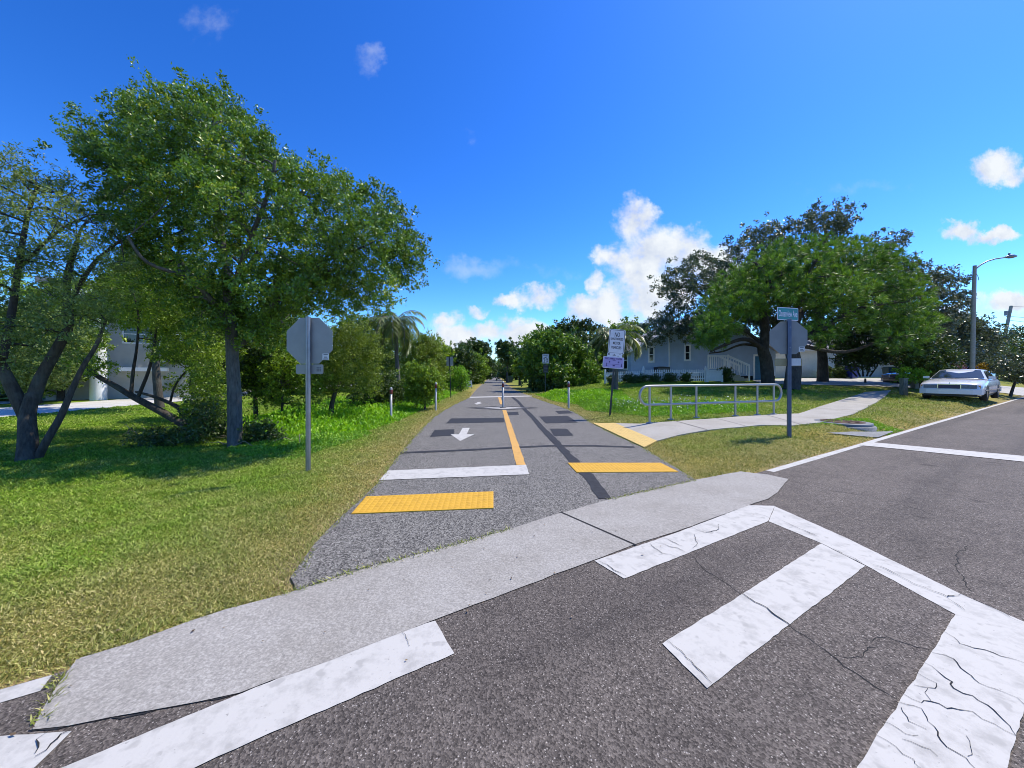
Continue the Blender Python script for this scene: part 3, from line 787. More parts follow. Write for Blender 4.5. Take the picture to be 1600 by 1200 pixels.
pat = np.sin(X*1.7+np.sin(Y*1.3)*2)*np.sin(Y*1.1+X*.4)*.5+np.sin(X*4.3+np.sin(Y*3.7)*1.6)*np.sin(Y*4.9+X*1.3)*.35
dry = np.clip(dd+RNG.normal(0, .15, len(X))+0.5*pat, 0, 1)
h = (0.022+.0011*rr_)*RNG.uniform(.55, 1.5, len(X))*(1.25-.45*dry)*(1+.45*np.sin(X*6.1+np.sin(Y*5.3))*np.sin(Y*7.7+X*2.2)); w = (.0036+.0012*rr_)*RNG.uniform(.7, 1.3, len(X))
tag(blades('lawn_grass', X, Y, h, w, RNG.uniform(.3, 1.6, len(X)), dry, M['grass']), kind='stuff',
    label='mown lawn grass, dry and yellow beside the pavement', cat='grass')
# straggling dry grass along the joints of the pavement
fx_, fy_ = [], []
seq = [Vector(p) for p in up2([(88,1052),(75,1090),(55,1135)])]+[None]+[Vector(p) for p in up2([(440,932),(475,921),(560,893),(640,872),(715,852),(800,827)])]+[None]+[Vector(p) for p in up2([(952,782),(1000,771),(1050,760),(1087,751)])]
for a, b in zip(seq[:-1], seq[1:]):
    if a is None or b is None: continue
    k = int((b-a).length*420)
    for _ in range(k):
        if random.random() < .25: continue
        p = a.lerp(b, random.random()); fx_.append(p.x+random.gauss(0, .014)); fy_.append(p.y+random.gauss(0, .014)+.012)
for line, sg in ((up2(tl[1:]), -1), (up2(tr[:-1]), 1)):
    for a, b in zip(line[:-1], line[1:]):
        a, b = Vector(a), Vector(b); L = (b-a).length; q = Vector((sg, 0))
        for _ in range(int(L*260)):
            p = a.lerp(b, random.random()); k = .5+.5*math.sin(p.y*5.1)*math.sin(p.y*2.3+1)
            p = p+q*random.uniform(-.09*k, .05); fx_.append(p.x); fy_.append(p.y)
X, Y = np.array(fx_), np.array(fy_)
o = blades('joint_grass', X, Y, RNG.uniform(.02, .05, len(X)), np.full(len(X), .008), RNG.uniform(.3, 1.5, len(X)), np.clip(RNG.normal(.8, .2, len(X)), 0, 1), M['grass'])
tag(o, 'dry straggling grass along the edges of apron and trail', 'grass', kind='stuff')

# tall weeds beside the trail
def weeds(name, label, poly, n, hmin, hmax, size, leaf):
    xs = [p[0] for p in poly]; ys = [p[1] for p in poly]
    X = RNG.uniform(min(xs), max(xs), n*3); Y = RNG.uniform(min(ys), max(ys), n*3)
    k = pip(poly, X, Y) & ~on_paved(X, Y); X, Y = X[k][:n], Y[k][:n]
    ed = np.clip(dist_poly(poly, X, Y)/1.2, 0.1, 1)
    f = 0.5+0.25*np.sin(X*2.1+1)*np.cos(Y*1.7)+0.25*np.sin(X*.9-Y*1.3)
    hh = (hmin+(hmax-hmin)*np.clip(f, 0, 1))*ed
    P = np.stack([X, Y, hz(X, Y)+hh*RNG.uniform(.05, 1, len(X))], 1)
    D = unit(len(X)); D[:, 2] = np.abs(D[:, 2])+.35; D /= np.linalg.norm(D, axis=1, keepdims=True)
    o = leaf_mesh(name, leaf_geo(P, size, .38, .3, D), np.clip(f+RNG.normal(0, .2, len(X)), 0, 1), M[leaf])
    return tag(o, label, 'weeds', kind='stuff')
weeds('weed_patch', 'tall bright green weeds on the left verge behind the white posts', [(-9.5,10.5),(-4.4,9.2),(-3.7,12),(-3.9,18),(-4.3,30),(-11,30),(-11,18)], 52000, .10, .62, .13, 'weed')
weeds('low_weeds', 'low leafy weeds along the ditch by the stop sign', [(-6.6,8.6),(-4.2,7.2),(-3.6,9.6),(-4.4,11),(-8,11)], 14000, .05, .25, .08, 'bright')
weeds('weed_patch', 'leafy weeds in the ditch behind the handrail', [(2.9,14.5),(3.7,12.6),(4.2,11.2),(8.2,12.4),(9.4,14.2),(6,15.5),(4.5,17),(3.1,20)], 26000, .08, .32, .10, 'bright')
weeds('weed_patch', 'long grass beside the right edge of the trail past the white post', [(2.2,20),(3.2,16),(5.5,17),(6.5,22),(3,27),(1.6,26)], 16000, .06, .4, .13, 'weed')
fl = RNG.uniform(0, 1, (480, 2)); fp = np.stack([3.5+fl[:, 0]*6.2, 11.6+fl[:, 1]*3.8+fl[:, 0]*.9], 1)
kp = pip([(3.2,14.5),(4.2,11.3),(8.2,12.4),(9.8,14.0),(6,15.8)], fp[:, 0], fp[:, 1]); fp = fp[kp]
P = np.stack([fp[:, 0], fp[:, 1], hz(fp[:, 0], fp[:, 1])+RNG.uniform(.12, .36, len(fp))], 1)
tag(leaf_mesh('wildflowers', leaf_geo(P, .042, 1.0, 1.0), RNG.uniform(0, 1, len(P)), M['flower']), 'tiny white wildflowers among the weeds behind the handrail', 'flowers', kind='stuff')


# ------------------------------------------------------------------ signs, posts and rails
def octagon(r): return [(r*math.cos(R(22.5+45*i)), r*math.sin(R(22.5+45*i))) for i in range(8)]
def stop_sign(base, label, htop, zc, rad, poler, pmat, backmat, yaw, plate, platemat, square=False):
    root = empty('stop_sign', base, label, 'stop sign', 'stop signs seen from behind', yaw)
    p = MB()
    if square: p.box((-poler, -poler, -.2), (poler, poler, htop)); p.box((-poler*.35, -poler-.003, 0.05), (poler*.35, -poler+.001, htop-.05))
    else:
        p.tube([(0,0,-.2), (0,0,htop)], poler, 12); p.box((-poler*.28, -poler-.008, .02), (poler*.28, -poler*.8, htop-.03))
    p.build('pole', pmat, root)
    y = poler+.004
    pn = MB().prism(octagon(rad/math.cos(R(22.5))), 0, .003, Matrix.Translation((0, y+.003, zc)) @ PANEL).build('sign_panel', backmat, root)
    MB().prism(octagon(rad/math.cos(R(22.5))-.004), 0, .002, Matrix.Translation((0, y+.0055, zc)) @ PANEL).build('sign_rim', M['signwhite'], pn)
    MB().prism(octagon(rad/math.cos(R(22.5))-.022), 0, .002, Matrix.Translation((0, y+.008, zc)) @ PANEL).build('sign_face', M['signred'], pn)
    st = panel(.105, .105, .005, .001, .26*rad/.37, zc-.26*rad/.37, y-.0015).build('sticker', M['sticker'], pn)
    sm = MB()
    for k, (w_, dz) in enumerate(((.07, .035), (.055, -.005), (.075, -.035))):
        sm.box((.26*rad/.37-w_/2, y-.0028, zc-.26*rad/.37+dz-.007), (.26*rad/.37+w_/2, y-.0018, zc-.26*rad/.37+dz+.007))
    sm.build('sticker_print', M['smudge'], st)
    for dz in (-.62*rad, .62*rad): MB().tube([(0, -poler-.012, zc+dz), (0, -poler+.002, zc+dz)], .011, 6).build('bolt', M['galv'], root)
    w, h_, z = plate
    pl = panel(w, h_, .025, .003, 0, z, y).build('lower_plate', platemat, root)
    return root, pl, y
b = U(481.5, 735)
sg, pl, y_ = stop_sign(b, 'stop sign seen from behind on a shiny round pole in the left grass verge', 2.46, 2.08, .37, .038, M['galv'], M['signback'], 0.0, (.44, .155, 1.62), M['signback'])
sm = MB()
for i in range(3):
    for j in range(3): sm.box((.115+i*.026, y_-.0028, 1.585+j*.026), (.133+i*.026, y_-.0008, 1.603+j*.026))
sm.build('faded_print', M['smudge'], pl)
b = U(1233, 682); s2 = b.y/F
sg2, pl2, y_ = stop_sign(b, 'stop sign seen from behind on a dark square post under the green street name sign', (682-499)*s2, (682-527.5)*s2, .345, .031, M['bluepole'], M['signback2'], R(-14), (.50, .16, (682-566)*s2), M['tan'], True)
panel(.19, .15, .004, .002, .13, (682-566)*s2+.005, y_-.004).build('pale_sticker', M['sticker'], pl2)
ns = MB().prism(rrect(.58, .265, .02), -.002, .002, Matrix.Translation((-.025, 0, (682-490.5)*s2)) @ Matrix.Rotation(R(30), 4, 'Z') @ PANEL)
nm = ns.build('street_name_sign', M['signwhite'], sg2)
nf = MB().prism(rrect(.55, .235, .015), .003, .0045, Matrix.Translation((-.025, 0, (682-490.5)*s2)) @ Matrix.Rotation(R(30), 4, 'Z') @ PANEL).build('name_face', M['green'], nm)
rt = Matrix.Rotation(R(30), 4, 'Z'); q = rt @ Vector((0, -.0065, 0))
text('lettering', 'Oceanview Ave', .19, M['signwhite'], nm, (q.x-.025, q.y, (682-490.5)*s2), (math.pi/2, 0, R(30)), .51, .002)
MB().box((-.05, -.012, (682-500)*s2), (.05, .012, (682-498)*s2)).build('sign_bracket', M['galv'], sg2)

# no motor vehicles sign, leaning
b = U(953, 650); s3 = b.y/F
ls = empty('regulatory_sign', b, 'leaning white sign barring unauthorized motor vehicles above a purple plate', 'sign', None, 0.0, R(4.6))
MB().box((-.028, -.022, -.25), (.028, .022, (650-514)*s3)).build('pole', M['darkpole'], ls)
def zz(py): return (650-py)*s3
y_ = -.03
pn = panel(.54, .82, .05, .003, 0.02, zz(533.5), y_).build('sign_panel', M['signwhite'], ls)
fr = MB()
o_, i_ = rrect(.50, .78, .04), rrect(.47, .75, .03); n_ = len(o_); mt_ = Matrix.Translation((0.02, y_-.0005, zz(533.5))) @ PANEL
fr.add([mt_ @ Vector((x, z, 0.001)) for x, z in o_+i_], [(k, (k+1) % n_, n_+(k+1) % n_, n_+k) for k in range(n_)])
fr.build('sign_border', M['signblack'], pn)
for s_, w_, h_, py in (('NO', .17, .16, 523), ('UNAUTHORIZED', .42, .085, 529.5), ('MOTOR', .25, .095, 536.2), ('VEHICLES', .34, .095, 543)):
    text('lettering', s_, h_*1.32, M['signblack'], pn, (.02, y_-.003, zz(py)), (math.pi/2, 0, 0), w_, .002)
sp = panel(.50, .155, .02, .003, -.01, zz(555), y_-.004).build('small_plate', M['signwhite'], ls)
sm = MB()
for x, w_, z_, h_ in ((-.20, .055, .03, .05), (-.02, .10, .0, .02), (-.02, .03, .03, .035), (.11, .06, -.02, .012), (.17, .05, .035, .012), (.05, .26, -.055, .01)):
    sm.box((x-w_/2-.01, y_-.0062, zz(555)+z_-h_/2), (x+w_/2-.01, y_-.0042, zz(555)+z_+h_/2))
sm.build('plate_print', M['smudge'], sp)
pp = panel(.70, .385, .04, .003, -.04, zz(566.5), y_-.010).build('purple_plate', M['signwhite'], ls)
pf = panel(.665, .35, .035, .001, -.04, zz(566.5), y_-.0125).build('purple_face', M['signpurple'], pp)
text('lettering', 'RECLAIMED WATER', .075, M['purpledark'], pp, (-.04, y_-.0145, zz(566.5)+.125), (math.pi/2, 0, 0), .56, .002)
sm = MB()
for x, z_, w_, h_ in ((-.17, .02, .035, .05), (.13, .02, .045, .05), (-.02, -.10, .07, .035), (-.04, -.055, .40, .008), (-.27, -.07, .02, .1), (-.26, -.11, .05, .018), (.24, -.07, .02, .1), (.235, -.11, .04, .018), (-.02, .075, .1, .012)):
    sm.box((x-w_/2-.0, y_-.0142, zz(566.5)+z_-h_/2), (x+w_/2, y_-.0122, zz(566.5)+z_+h_/2))
sm.build('plate_print', M['purpledark'], pp)

# speed limit sign
b = U(852, 615.5); s4 = b.y/F
sl = empty('speed_sign', b, 'white speed limit 20 sign with a black plate below, right of the trail', 'sign')
MB().box((-.03, -.03, -.25), (.03, .03, (615.5-552)*s4)).build('pole', M['darkpole'], sl)
zc = (615.5-560.5)*s4
pn = panel(.47, .66, .04, .003, 0.02, zc, -.036).build('sign_panel', M['signwhite'], sl)
fr = MB(); o_, i_ = rrect(.44, .63, .035), rrect(.41, .60, .025); mt_ = Matrix.Translation((0.02, -.0365, zc)) @ PANEL
fr.add([mt_ @ Vector((x, z, 0.001)) for x, z in o_+i_], [(k, (k+1) % n_, n_+(k+1) % n_, n_+k) for k in range(n_)]); fr.build('sign_border', M['signblack'], pn)
text('lettering', 'SPEED', .13, M['signblack'], pn, (.02, -.039, zc+.22), (math.pi/2,0,0), .32, .003)
text('lettering', 'LIMIT', .13, M['signblack'], pn, (.02, -.039, zc+.09), (math.pi/2,0,0), .28, .003)
text('lettering', '20', .42, M['signblack'], pn, (.02, -.039, zc-.14), (math.pi/2,0,0), .35, .004)
zc = (615.5-576)*s4
bp = panel(.36, .56, .03, .003, 0.03, zc, -.036).build('lower_plate', M['signblack'], sl)
sm = MB()
for k in range(5): sm.box((.03-.12, -.0388, zc-.2+k*.095), (.03+.12-(k % 2)*.06, -.0368, zc-.175+k*.095))
sm.build('plate_print', M['smudge'], bp)

# sign seen from behind on the left of the trail
b = U(704.5, 621.5); s5 = b.y/F
bs = empty('trail_sign', b, 'grey rectangular sign seen from behind on a thin post left of the trail', 'sign', None, R(4), R(-2))
MB().box((-.025, -.02, -.2), (.025, .02, (621.5-557.5)*s5)).build('pole', M['darkpole'], bs)
panel(.44, .56, .03, .004, .0, (621.5-564.5)*s5, .022).build('sign_panel', M['signback'], bs)
panel(.40, .52, .03, .002, .0, (621.5-564.5)*s5, .0275).build('sign_face', M['signwhite'], bs)

# bollards
def make_bollard():
    r = empty('bollard', (0,0,0), '', 'bollard', 'white posts across the trail mouth')
    MB().lathe([(.043, -.1), (.043, .90)], 16).build('post', M['bollard'], r)
    MB().lathe([(.050, .90), (.053, .905), (.053, 1.05), (.048, 1.055)], 16).build('band', M['band'], r)
    MB().lathe([(.051, 1.055), (.049, 1.09), (.038, 1.125), (.02, 1.14), (.004, 1.143)], 16).build('cap', M['bollard'], r)
    return r
bol = make_bollard(); first = True
for (px, py), lb in zip([(786, 637), (611, 655), (681, 641), (888.5, 637.5)],
        ['white post with dark cap band standing in the painted diamond mid trail', 'white post among the tall weeds, nearest of the left pair',
         'white post at the left trail edge, nearer the grey sign back', 'white post in the grass right of the trail, left of the leaning sign']):
    o = bol if first else copy_tree(bol); first = False
    o.location = U(px, py); o['label'] = lb
MB_ = MB().lathe([(.13, .012), (.12, .03), (.06, .035)], 16)
o = MB_.build('base_ring', M['dgrey'], bol)

# handrail
hb = [U(x, y) for x, y in ((1015,662), (1058,659), (1096,655), (1150,651), (1181,649), (1209,648))]
a0, a1 = hb[0], hb[-1]; dv = Vector((a1.x-a0.x, a1.y-a0.y, 0)).normalized()
hr = empty('handrail', a0, 'brushed metal handrail with rounded ends along the sidewalk', 'handrail')
def hrz(t, top):
    P = a0.lerp(a1, t); z0 = float(hz0(P.x, P.y))+.02
    return Vector((P.x, P.y, 1.145 if top else .63))
for i, p in enumerate(hb):
    t = (p.xy-a0.xy).length/(a1.xy-a0.xy).length
    top = hrz(t, True); q = a0.lerp(a1, t)
    MB().tube([Vector((q.x, q.y, float(hz0(q.x, q.y))-.05))-a0, top-a0], .031, 10).build('rail_post', M['rail'], hr)
    MB().lathe([(.09, .0), (.09, .012), (.035, .018)], 12, (q.x-a0.x, q.y-a0.y, float(hz0(q.x, q.y))+.022-a0.z)).build('base_plate', M['rail'], hr)
loop = [hrz(i/10, True) for i in range(11)]
up, dn = hrz(1, True), hrz(1, False); rad = (up.z-dn.z)/2; c = (up+dn)/2
loop += [c+dv*(.06+rad*math.cos(a))+Vector((0,0,rad*math.sin(a))) for a in [R(75-15*k) for k in range(11)]]
loop += [hrz(1-i/10, False) for i in range(11)]
up, dn = hrz(0, True), hrz(0, False); rad = (up.z-dn.z)/2; c = (up+dn)/2
loop += [c-dv*(.06+rad*math.cos(a))+Vector((0,0,rad*math.sin(a))) for a in [R(-75+15*k) for k in range(11)]]
loop.append(loop[0])
MB().tube([p-a0 for p in loop], .034, 12, cap=False).build('rail_loop', M['rail'], hr)

# manhole on its concrete collar
m0 = U(1316, 660); mh = empty('manhole', m0, 'rusty round manhole cover on a raised concrete collar beside the sidewalk', 'manhole')
mh.location.z -= .11
MB().lathe([(.66, -.3), (.66, .05), (.62, .07), (.58, .075)], 28).build('concrete_collar', M['oldconc'], mh)
MB().lathe([(.60, .078), (.60, .125), (.57, .135), (.47, .135)], 28).build('ring', M['smudge'], mh)
mc = MB().lathe([(.46, .10), (.46, .142), (.42, .150), (.40, .143), (.3, .143), (.28, .15), (.05, .15)], 28).build('cover', M['rust'], mh)
mb = MB()
for k in range(10):
    a = k*math.pi/5; mb.tube([(.08*math.cos(a), .08*math.sin(a), .15), (.38*math.cos(a), .38*math.sin(a), .15)], .008, 4)
mb.build('cover_ribs', M['rust'], mc)
weeds('low_weeds', 'clover and weeds round the manhole collar', [(m0.x-1.0, m0.y-.2), (m0.x-.5, m0.y+.9), (m0.x+1.5, m0.y+.9), (m0.x+1.6, m0.y-.5), (m0.x+.5, m0.y-.9)], 2500, .03, .14, .05, 'bright')

# ------------------------------------------------------------------ cars
def make_car(label, cat, paintm, loc, rz, group=None):
    r = empty('parked_car', loc, label, cat, group, rz)       # local +x is forward, origin on the ground mid length
    st = [(2.72,.34,.70,.86),(2.66,.27,.745,.93),(2.50,.24,.80,.965),(1.9,.24,.875,.985),(1.05,.24,.945,.99),(0.2,.24,.955,.99),(-1.3,.24,.96,.99),(-2.1,.26,.945,.975),(-2.55,.28,.90,.95),(-2.70,.32,.84,.90),(-2.74,.38,.72,.86)]
    vs, fs = [], []
    for x, zb, zt, w in st:
        half = [(w*.90, zb), (w*.985, zb+.10), (w, zb+.30), (w*.985, zt-.10), (w*.93, zt-.02), (w*.72, zt+.012), (w*.3, zt+.03), (0, zt+.032)]
        ring = [(y, z) for y, z in half]+[(-y, z) for y, z in half[-2::-1]]
        vs += [(x, y, z) for y, z in ring]
    n = 15
    for i in range(len(st)-1):
        for j in range(n-1): fs.append((i*n+j, i*n+j+1, (i+1)*n+j+1, (i+1)*n+j))
        fs.append((i*n+n-1, i*n, (i+1)*n, (i+1)*n+n-1))
    fs += [tuple(range(n))[::-1], tuple(range((len(st)-1)*n, len(st)*n))]
    MB().add(vs, fs, True).build('body', paintm, r)
    # cabin: four stations, roof over it
    cab = [(1.12, .88, .95, .955), (.30, .66, .70, 1.40), (-.95, .66, .70, 1.41), (-1.75, .86, .9, .965)]
    cb = MB(); cv = []
    for x, wt, wb, zt in cab:
        cv += [(x, wt, zt), (x, wt*.6, zt+.035), (x, 0, zt+.045), (x, -wt*.6, zt+.035), (x, -wt, zt)]
    fs = []
    for i in range(3):
        for j in range(4): fs.append((i*5+j, i*5+j+1, (i+1)*5+j+1, (i+1)*5+j))
    lo = len(cv); cv += [(1.12, .95, .93), (.25, .95, .94), (-.95, .95, .94), (-1.75, .92, .93)]+[(1.12, -.95, .93), (.25, -.95, .94), (-.95, -.95, .94), (-1.75, -.92, .93)]
    for i in range(3):
        fs.append((i*5, (i+1)*5, lo+i+1, lo+i)); fs.append((i*5+4, lo+4+i, lo+5+i, (i+1)*5+4))
    cb.add(cv, fs, True).build('cabin', paintm, r)
    def pane(name, q, off=.012):
        q = [Vector(p) for p in q]; nrm = (q[1]-q[0]).cross(q[2]-q[0]).normalized(); c = sum(q, Vector())/len(q)
        if nrm.dot(c-Vector((-.3, 0, .8))) < 0: nrm = -nrm; 
        MB().add([p+nrm*off for p in q], [tuple(range(len(q)))]).build(name, M['glass'], r)
    def lerp3(a, b, t): return Vector(a).lerp(Vector(b), t)
    A, B = (1.12, .84, .975), (.30, .62, 1.405)
    pane('windshield', [lerp3(A,B,.06), lerp3(A,B,.92), lerp3((1.12,0,1.0),(.3,0,1.445),.92), lerp3((1.12,-.84,.975),(.3,-.62,1.405),.92), lerp3((1.12,-.84,.975),(.3,-.62,1.405),.06), lerp3((1.12,0,1.0),(.3,0,1.445),.06)], .02)
    A, B = (-1.75, .8, .99), (-.95, .6, 1.41)
    pane('rear_window', [lerp3(A,B,.1), lerp3(A,B,.9), lerp3((-1.75,-.8,.99),(-.95,-.6,1.41),.9), lerp3((-1.75,-.8,.99),(-.95,-.6,1.41),.1)], .03)
    for sg in (1, -1):
        pane('side_window', [(.88, sg*.93, .985), (.26, sg*.70, 1.34), (-.28, sg*.70, 1.345), (-.28, sg*.925, .985)])
        pane('side_window', [(-.36, sg*.925, .985), (-.36, sg*.70, 1.345), (-.92, sg*.70, 1.34), (-1.42, sg*.90, .99)])
        mb = MB(); mb.box((.82, sg*.93 if sg > 0 else -1.13, .99), (.95, 1.13 if sg > 0 else -.93, 1.10)); mb.build('wing_mirror', paintm, r)
        MB().box((.812, min(sg*.96, sg*1.12), 1.0), (.818, max(sg*.96, sg*1.12), 1.09)).build('mirror_glass', M['glass'], r)
        MB().box((-2.3, sg*.992-.006, .46), (2.2, sg*.992+.006, .50)).build('side_trim', M['chrome'], r)
        h_ = MB(); y0, y1 = sorted((sg*.34, sg*.80)); h_.box((2.66, y0, .555), (2.745, y1, .715)); h_.build('headlight', M['lens'], r)
        y0, y1 = sorted((sg*.80, sg*.90)); MB().box((2.60, y0, .565), (2.70, y1, .70)).build('turn_signal', M['amber'], r)
        y0, y1 = sorted((sg*.35, sg*.84)); MB().box((-2.76, y0, .6), (-2.70, y1, .76)).build('tail_light', M['signred'], r)
        for x in (1.68, -1.42):
            w = MB(); prof = [(.20, -.11), (.30, -.115), (.335, -.09), (.335, .09), (.30, .115), (.20, .115)]
            vs, fs = [], []; nn = 22
            for rr, yy in prof:
                for j in range(nn): a = 2*math.pi*j/nn; vs.append((x+rr*math.cos(a), sg*.875+yy*sg, .335+rr*math.sin(a)))
            for i in range(len(prof)-1):
                for j in range(nn): fs.append((i*nn+j, i*nn+(j+1) % nn, (i+1)*nn+(j+1) % nn, (i+1)*nn+j))
            wh = w.add(vs, fs, True).build('wheel', M['tyre'], r)
            rm = MB(); vs = [(x+rr*math.cos(2*math.pi*j/nn), sg*(.875+yy), .335+rr*math.sin(2*math.pi*j/nn)) for rr, yy in ((.205, .10), (.19, .112), (.10, .102), (.05, .118)) for j in range(nn)]
            fs = [(i*nn+j, i*nn+(j+1) % nn, (i+1)*nn+(j+1) % nn, (i+1)*nn+j) for i in range(3) for j in range(nn)]+[tuple(range(3*nn, 4*nn))]
            rm.add(vs, fs, True).build('rim', M['chrome'], wh)
            ar = MB(); vs = [(x+rr*math.cos(math.pi*j/16), sg*(.994), .30+rr*math.sin(math.pi*j/16)) for rr in (.33, .40) for j in range(17)]
            ar.add(vs, [(j, j+1, 18+j, 17+j) for j in range(16)]).build('wheel_arch', M['black'], r)
    MB().box((2.69, -.33, .55), (2.765, .33, .72)).build('grille', M['grille'], r)
    g = MB()
    g.box((2.70, -.36, .72), (2.785, .36, .75)); g.box((2.70, -.36, .54), (2.785, -.33, .72)); g.box((2.70, .33, .54), (2.785, .36, .72)); g.build('grille_frame', M['chrome'], r)
    MB().prism([(2.60, -.97), (2.74, -.93), (2.83, -.7), (2.86, -.3), (2.86, .3), (2.83, .7), (2.74, .93), (2.60, .97)], .30, .52).build('front_bumper', paintm, r)
    MB().box((2.5, -.8, .2), (2.74, .8, .30)).build('air_dam', M['black'], r)
    MB().prism([(-2.60, .97), (-2.76, .9), (-2.84, .3), (-2.84, -.3), (-2.76, -.9), (-2.60, -.97)], .32, .54).build('rear_bumper', paintm, r)
    MB().box((2.63, -.012, .76), (2.66, .012, .83)).build('hood_ornament', M['chrome'], r)
    MB().box((-2.4, -.86, .18), (2.4, .86, .27)).build('underbody', M['black'], r)
    return r
fc = at(1483, 600, 17.0)
ax_ = Vector((-.848, -.53, 0)); cc = Vector((fc.x, fc.y, 0))-ax_*2.75
def car_at(label, cat, pm, x, y, ang, group=None, dz=0.0): return make_car(label, cat, pm, (x, y, float(hz(x, y))+dz), ang, group)
car_at('boxy white sedan with a dark blue grille parked on the grass beside the street', 'car', M['carwhite'], cc.x, cc.y, math.atan2(-.53, -.848), dz=.03)
car_at('black car parked low on the pale driveway beside the dark green bin', 'car', M['carblack'], 29.8, 26.6, R(188))
car_at('dark violet car half hidden behind the shrubs and above the white sedan', 'car', M['carviolet'], 36.5, 29.8, R(205))
car_at('pale silver car across the side street, cut by the left edge of the picture', 'car', M['carsilver'], -34.3, 24.2, R(-55))
car_at('tiny white vehicle far off at the end of the trail', 'vehicle', M['carwhite'], -7.9, 170, R(-90))

# ------------------------------------------------------------------ houses and what stands by them
def wall_poly(poly, t, m, name, mat, parent): return MB().prism(poly, 0, t, m).build(name, mat, parent)
def add_window(root, x, z, w, h, y, glass=None, bars=True, m=None):
    """window on a wall facing -y, at (x, z) centre"""
    m = m or Matrix.Identity(4); f = MB(); fw = .11
    for lo, hi in (((x-w/2-fw, y-.05, z+h/2), (x+w/2+fw, y+.01, z+h/2+fw)), ((x-w/2-fw, y-.05, z-h/2-fw), (x+w/2+fw, y+.01, z-h/2)), ((x-w/2-fw, y-.048, z-h/2), (x-w/2, y+.01, z+h/2)), ((x+w/2, y-.048, z-h/2), (x+w/2+fw, y+.01, z+h/2))):
        f.box(lo, hi, m)
    if bars: f.box((x-w/2, y-.03, z-.03), (x+w/2, y+.01, z+.03), m)
    fo = f.build('window', M['trim'], root)
    MB().box((x-w/2, y-.012, z-h/2), (x+w/2, y+.012, z+h/2), m).build('pane', glass or M['glass'], fo)
YH = 30.0; sH = F/YH; g0 = float(hz(15.5, YH))
hx = lambda px: (px-CX)/sH
hzz = lambda py: H+(CY-py)/sH
hs = empty('blue_house', (0, YH, 0), 'blue grey clapboard house behind the white picket fence', 'house')
xl, xr, xm = hx(986), hx(1212), hx(1100); ze = hzz(549); zr = hzz(549)+(xm-xl)*.5; zb = g0-.6
wp = [(xl, zb+.9), (xr, zb+.9), (xr, ze), (xm, zr), (xl, ze)]
MB().prism(wp, -9, 0, PANEL).build('wall', M['wallblue'], hs)
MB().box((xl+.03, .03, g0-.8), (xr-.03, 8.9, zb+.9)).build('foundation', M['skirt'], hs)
MB().box((xl, -.035, zb+.9), (hx(1092), -.002, zb+1.12)).build('skirting', M['trim'], hs)
rf = MB()
for sx, x0 in ((1, xl-.35), (-1, xr+.35)):
    sl_ = .5; z0 = ze-.35*sl_
    rf.add([(x0, -.45, z0+.02), (xm, -.45, zr+.02), (xm, 9.3, zr+.02), (x0, 9.3, z0+.02), (x0, -.45, z0+.2), (xm, -.45, zr+.2), (xm, 9.3, zr+.2), (x0, 9.3, z0+.2)], [(0,3,2,1),(4,5,6,7),(0,1,5,4),(1,2,6,5),(2,3,7,6),(3,0,4,7)])
ro = rf.build('roof', M['shingle'], hs)
fb = MB()
for x0, x1, z0, z1 in ((xl-.35, xm, ze-.175, zr), (xm, xr+.35, zr, ze-.175)):
    fb.add([(x0, -.475, z0+.01), (x1, -.475, z1+.01), (x1, -.475, z1+.21), (x0, -.475, z0+.21), (x0, -.452, z0+.01), (x1, -.452, z1+.01), (x1, -.452, z1+.21), (x0, -.452, z0+.21)], [(0,1,2,3),(7,6,5,4),(0,4,5,1),(1,5,6,2),(2,6,7,3),(3,7,4,0)])
fb.build('barge_board', M['trim'], ro)
for px, py in ((1017.5, 554), (1074, 551)): add_window(hs, hx(px), hzz(py), .30, 1.1, 0)
MB().tube([(hx(1045), -.05, zb+1.1), (hx(1045), -.05, hzz(520))], .05, 8).build('downpipe', M['trim'], hs)
# side wall window, on the wall that faces the trail
mside = Matrix.Translation((xl, 0, 0)) @ Matrix.Rotation(R(-90), 4, 'Z')
add_window(hs, -1.4, hzz(562), 1.0, 1.4, 0, m=mside)
dx, dzc = hx(1188), hzz(575)
MB().box((dx-.46, -.03, hzz(594)), (dx+.46, .02, hzz(557))).build('door', M['doorblue'], hs)
df = MB(); df.box((dx-.6, -.06, hzz(594)), (dx-.46, .0, hzz(556))); df.box((dx+.46, -.06, hzz(594)), (dx+.6, .0, hzz(556))); df.box((dx-.6, -.062, hzz(556)), (dx+.6, .0, hzz(553.5))); df.build('door_frame', M['trim'], hs)
MB().lathe([(.01, 0), (.035, .02), (.03, .05)], 8, (dx+.38, -.06, dzc-.02)).build('door_handle', M['chrome'], hs)
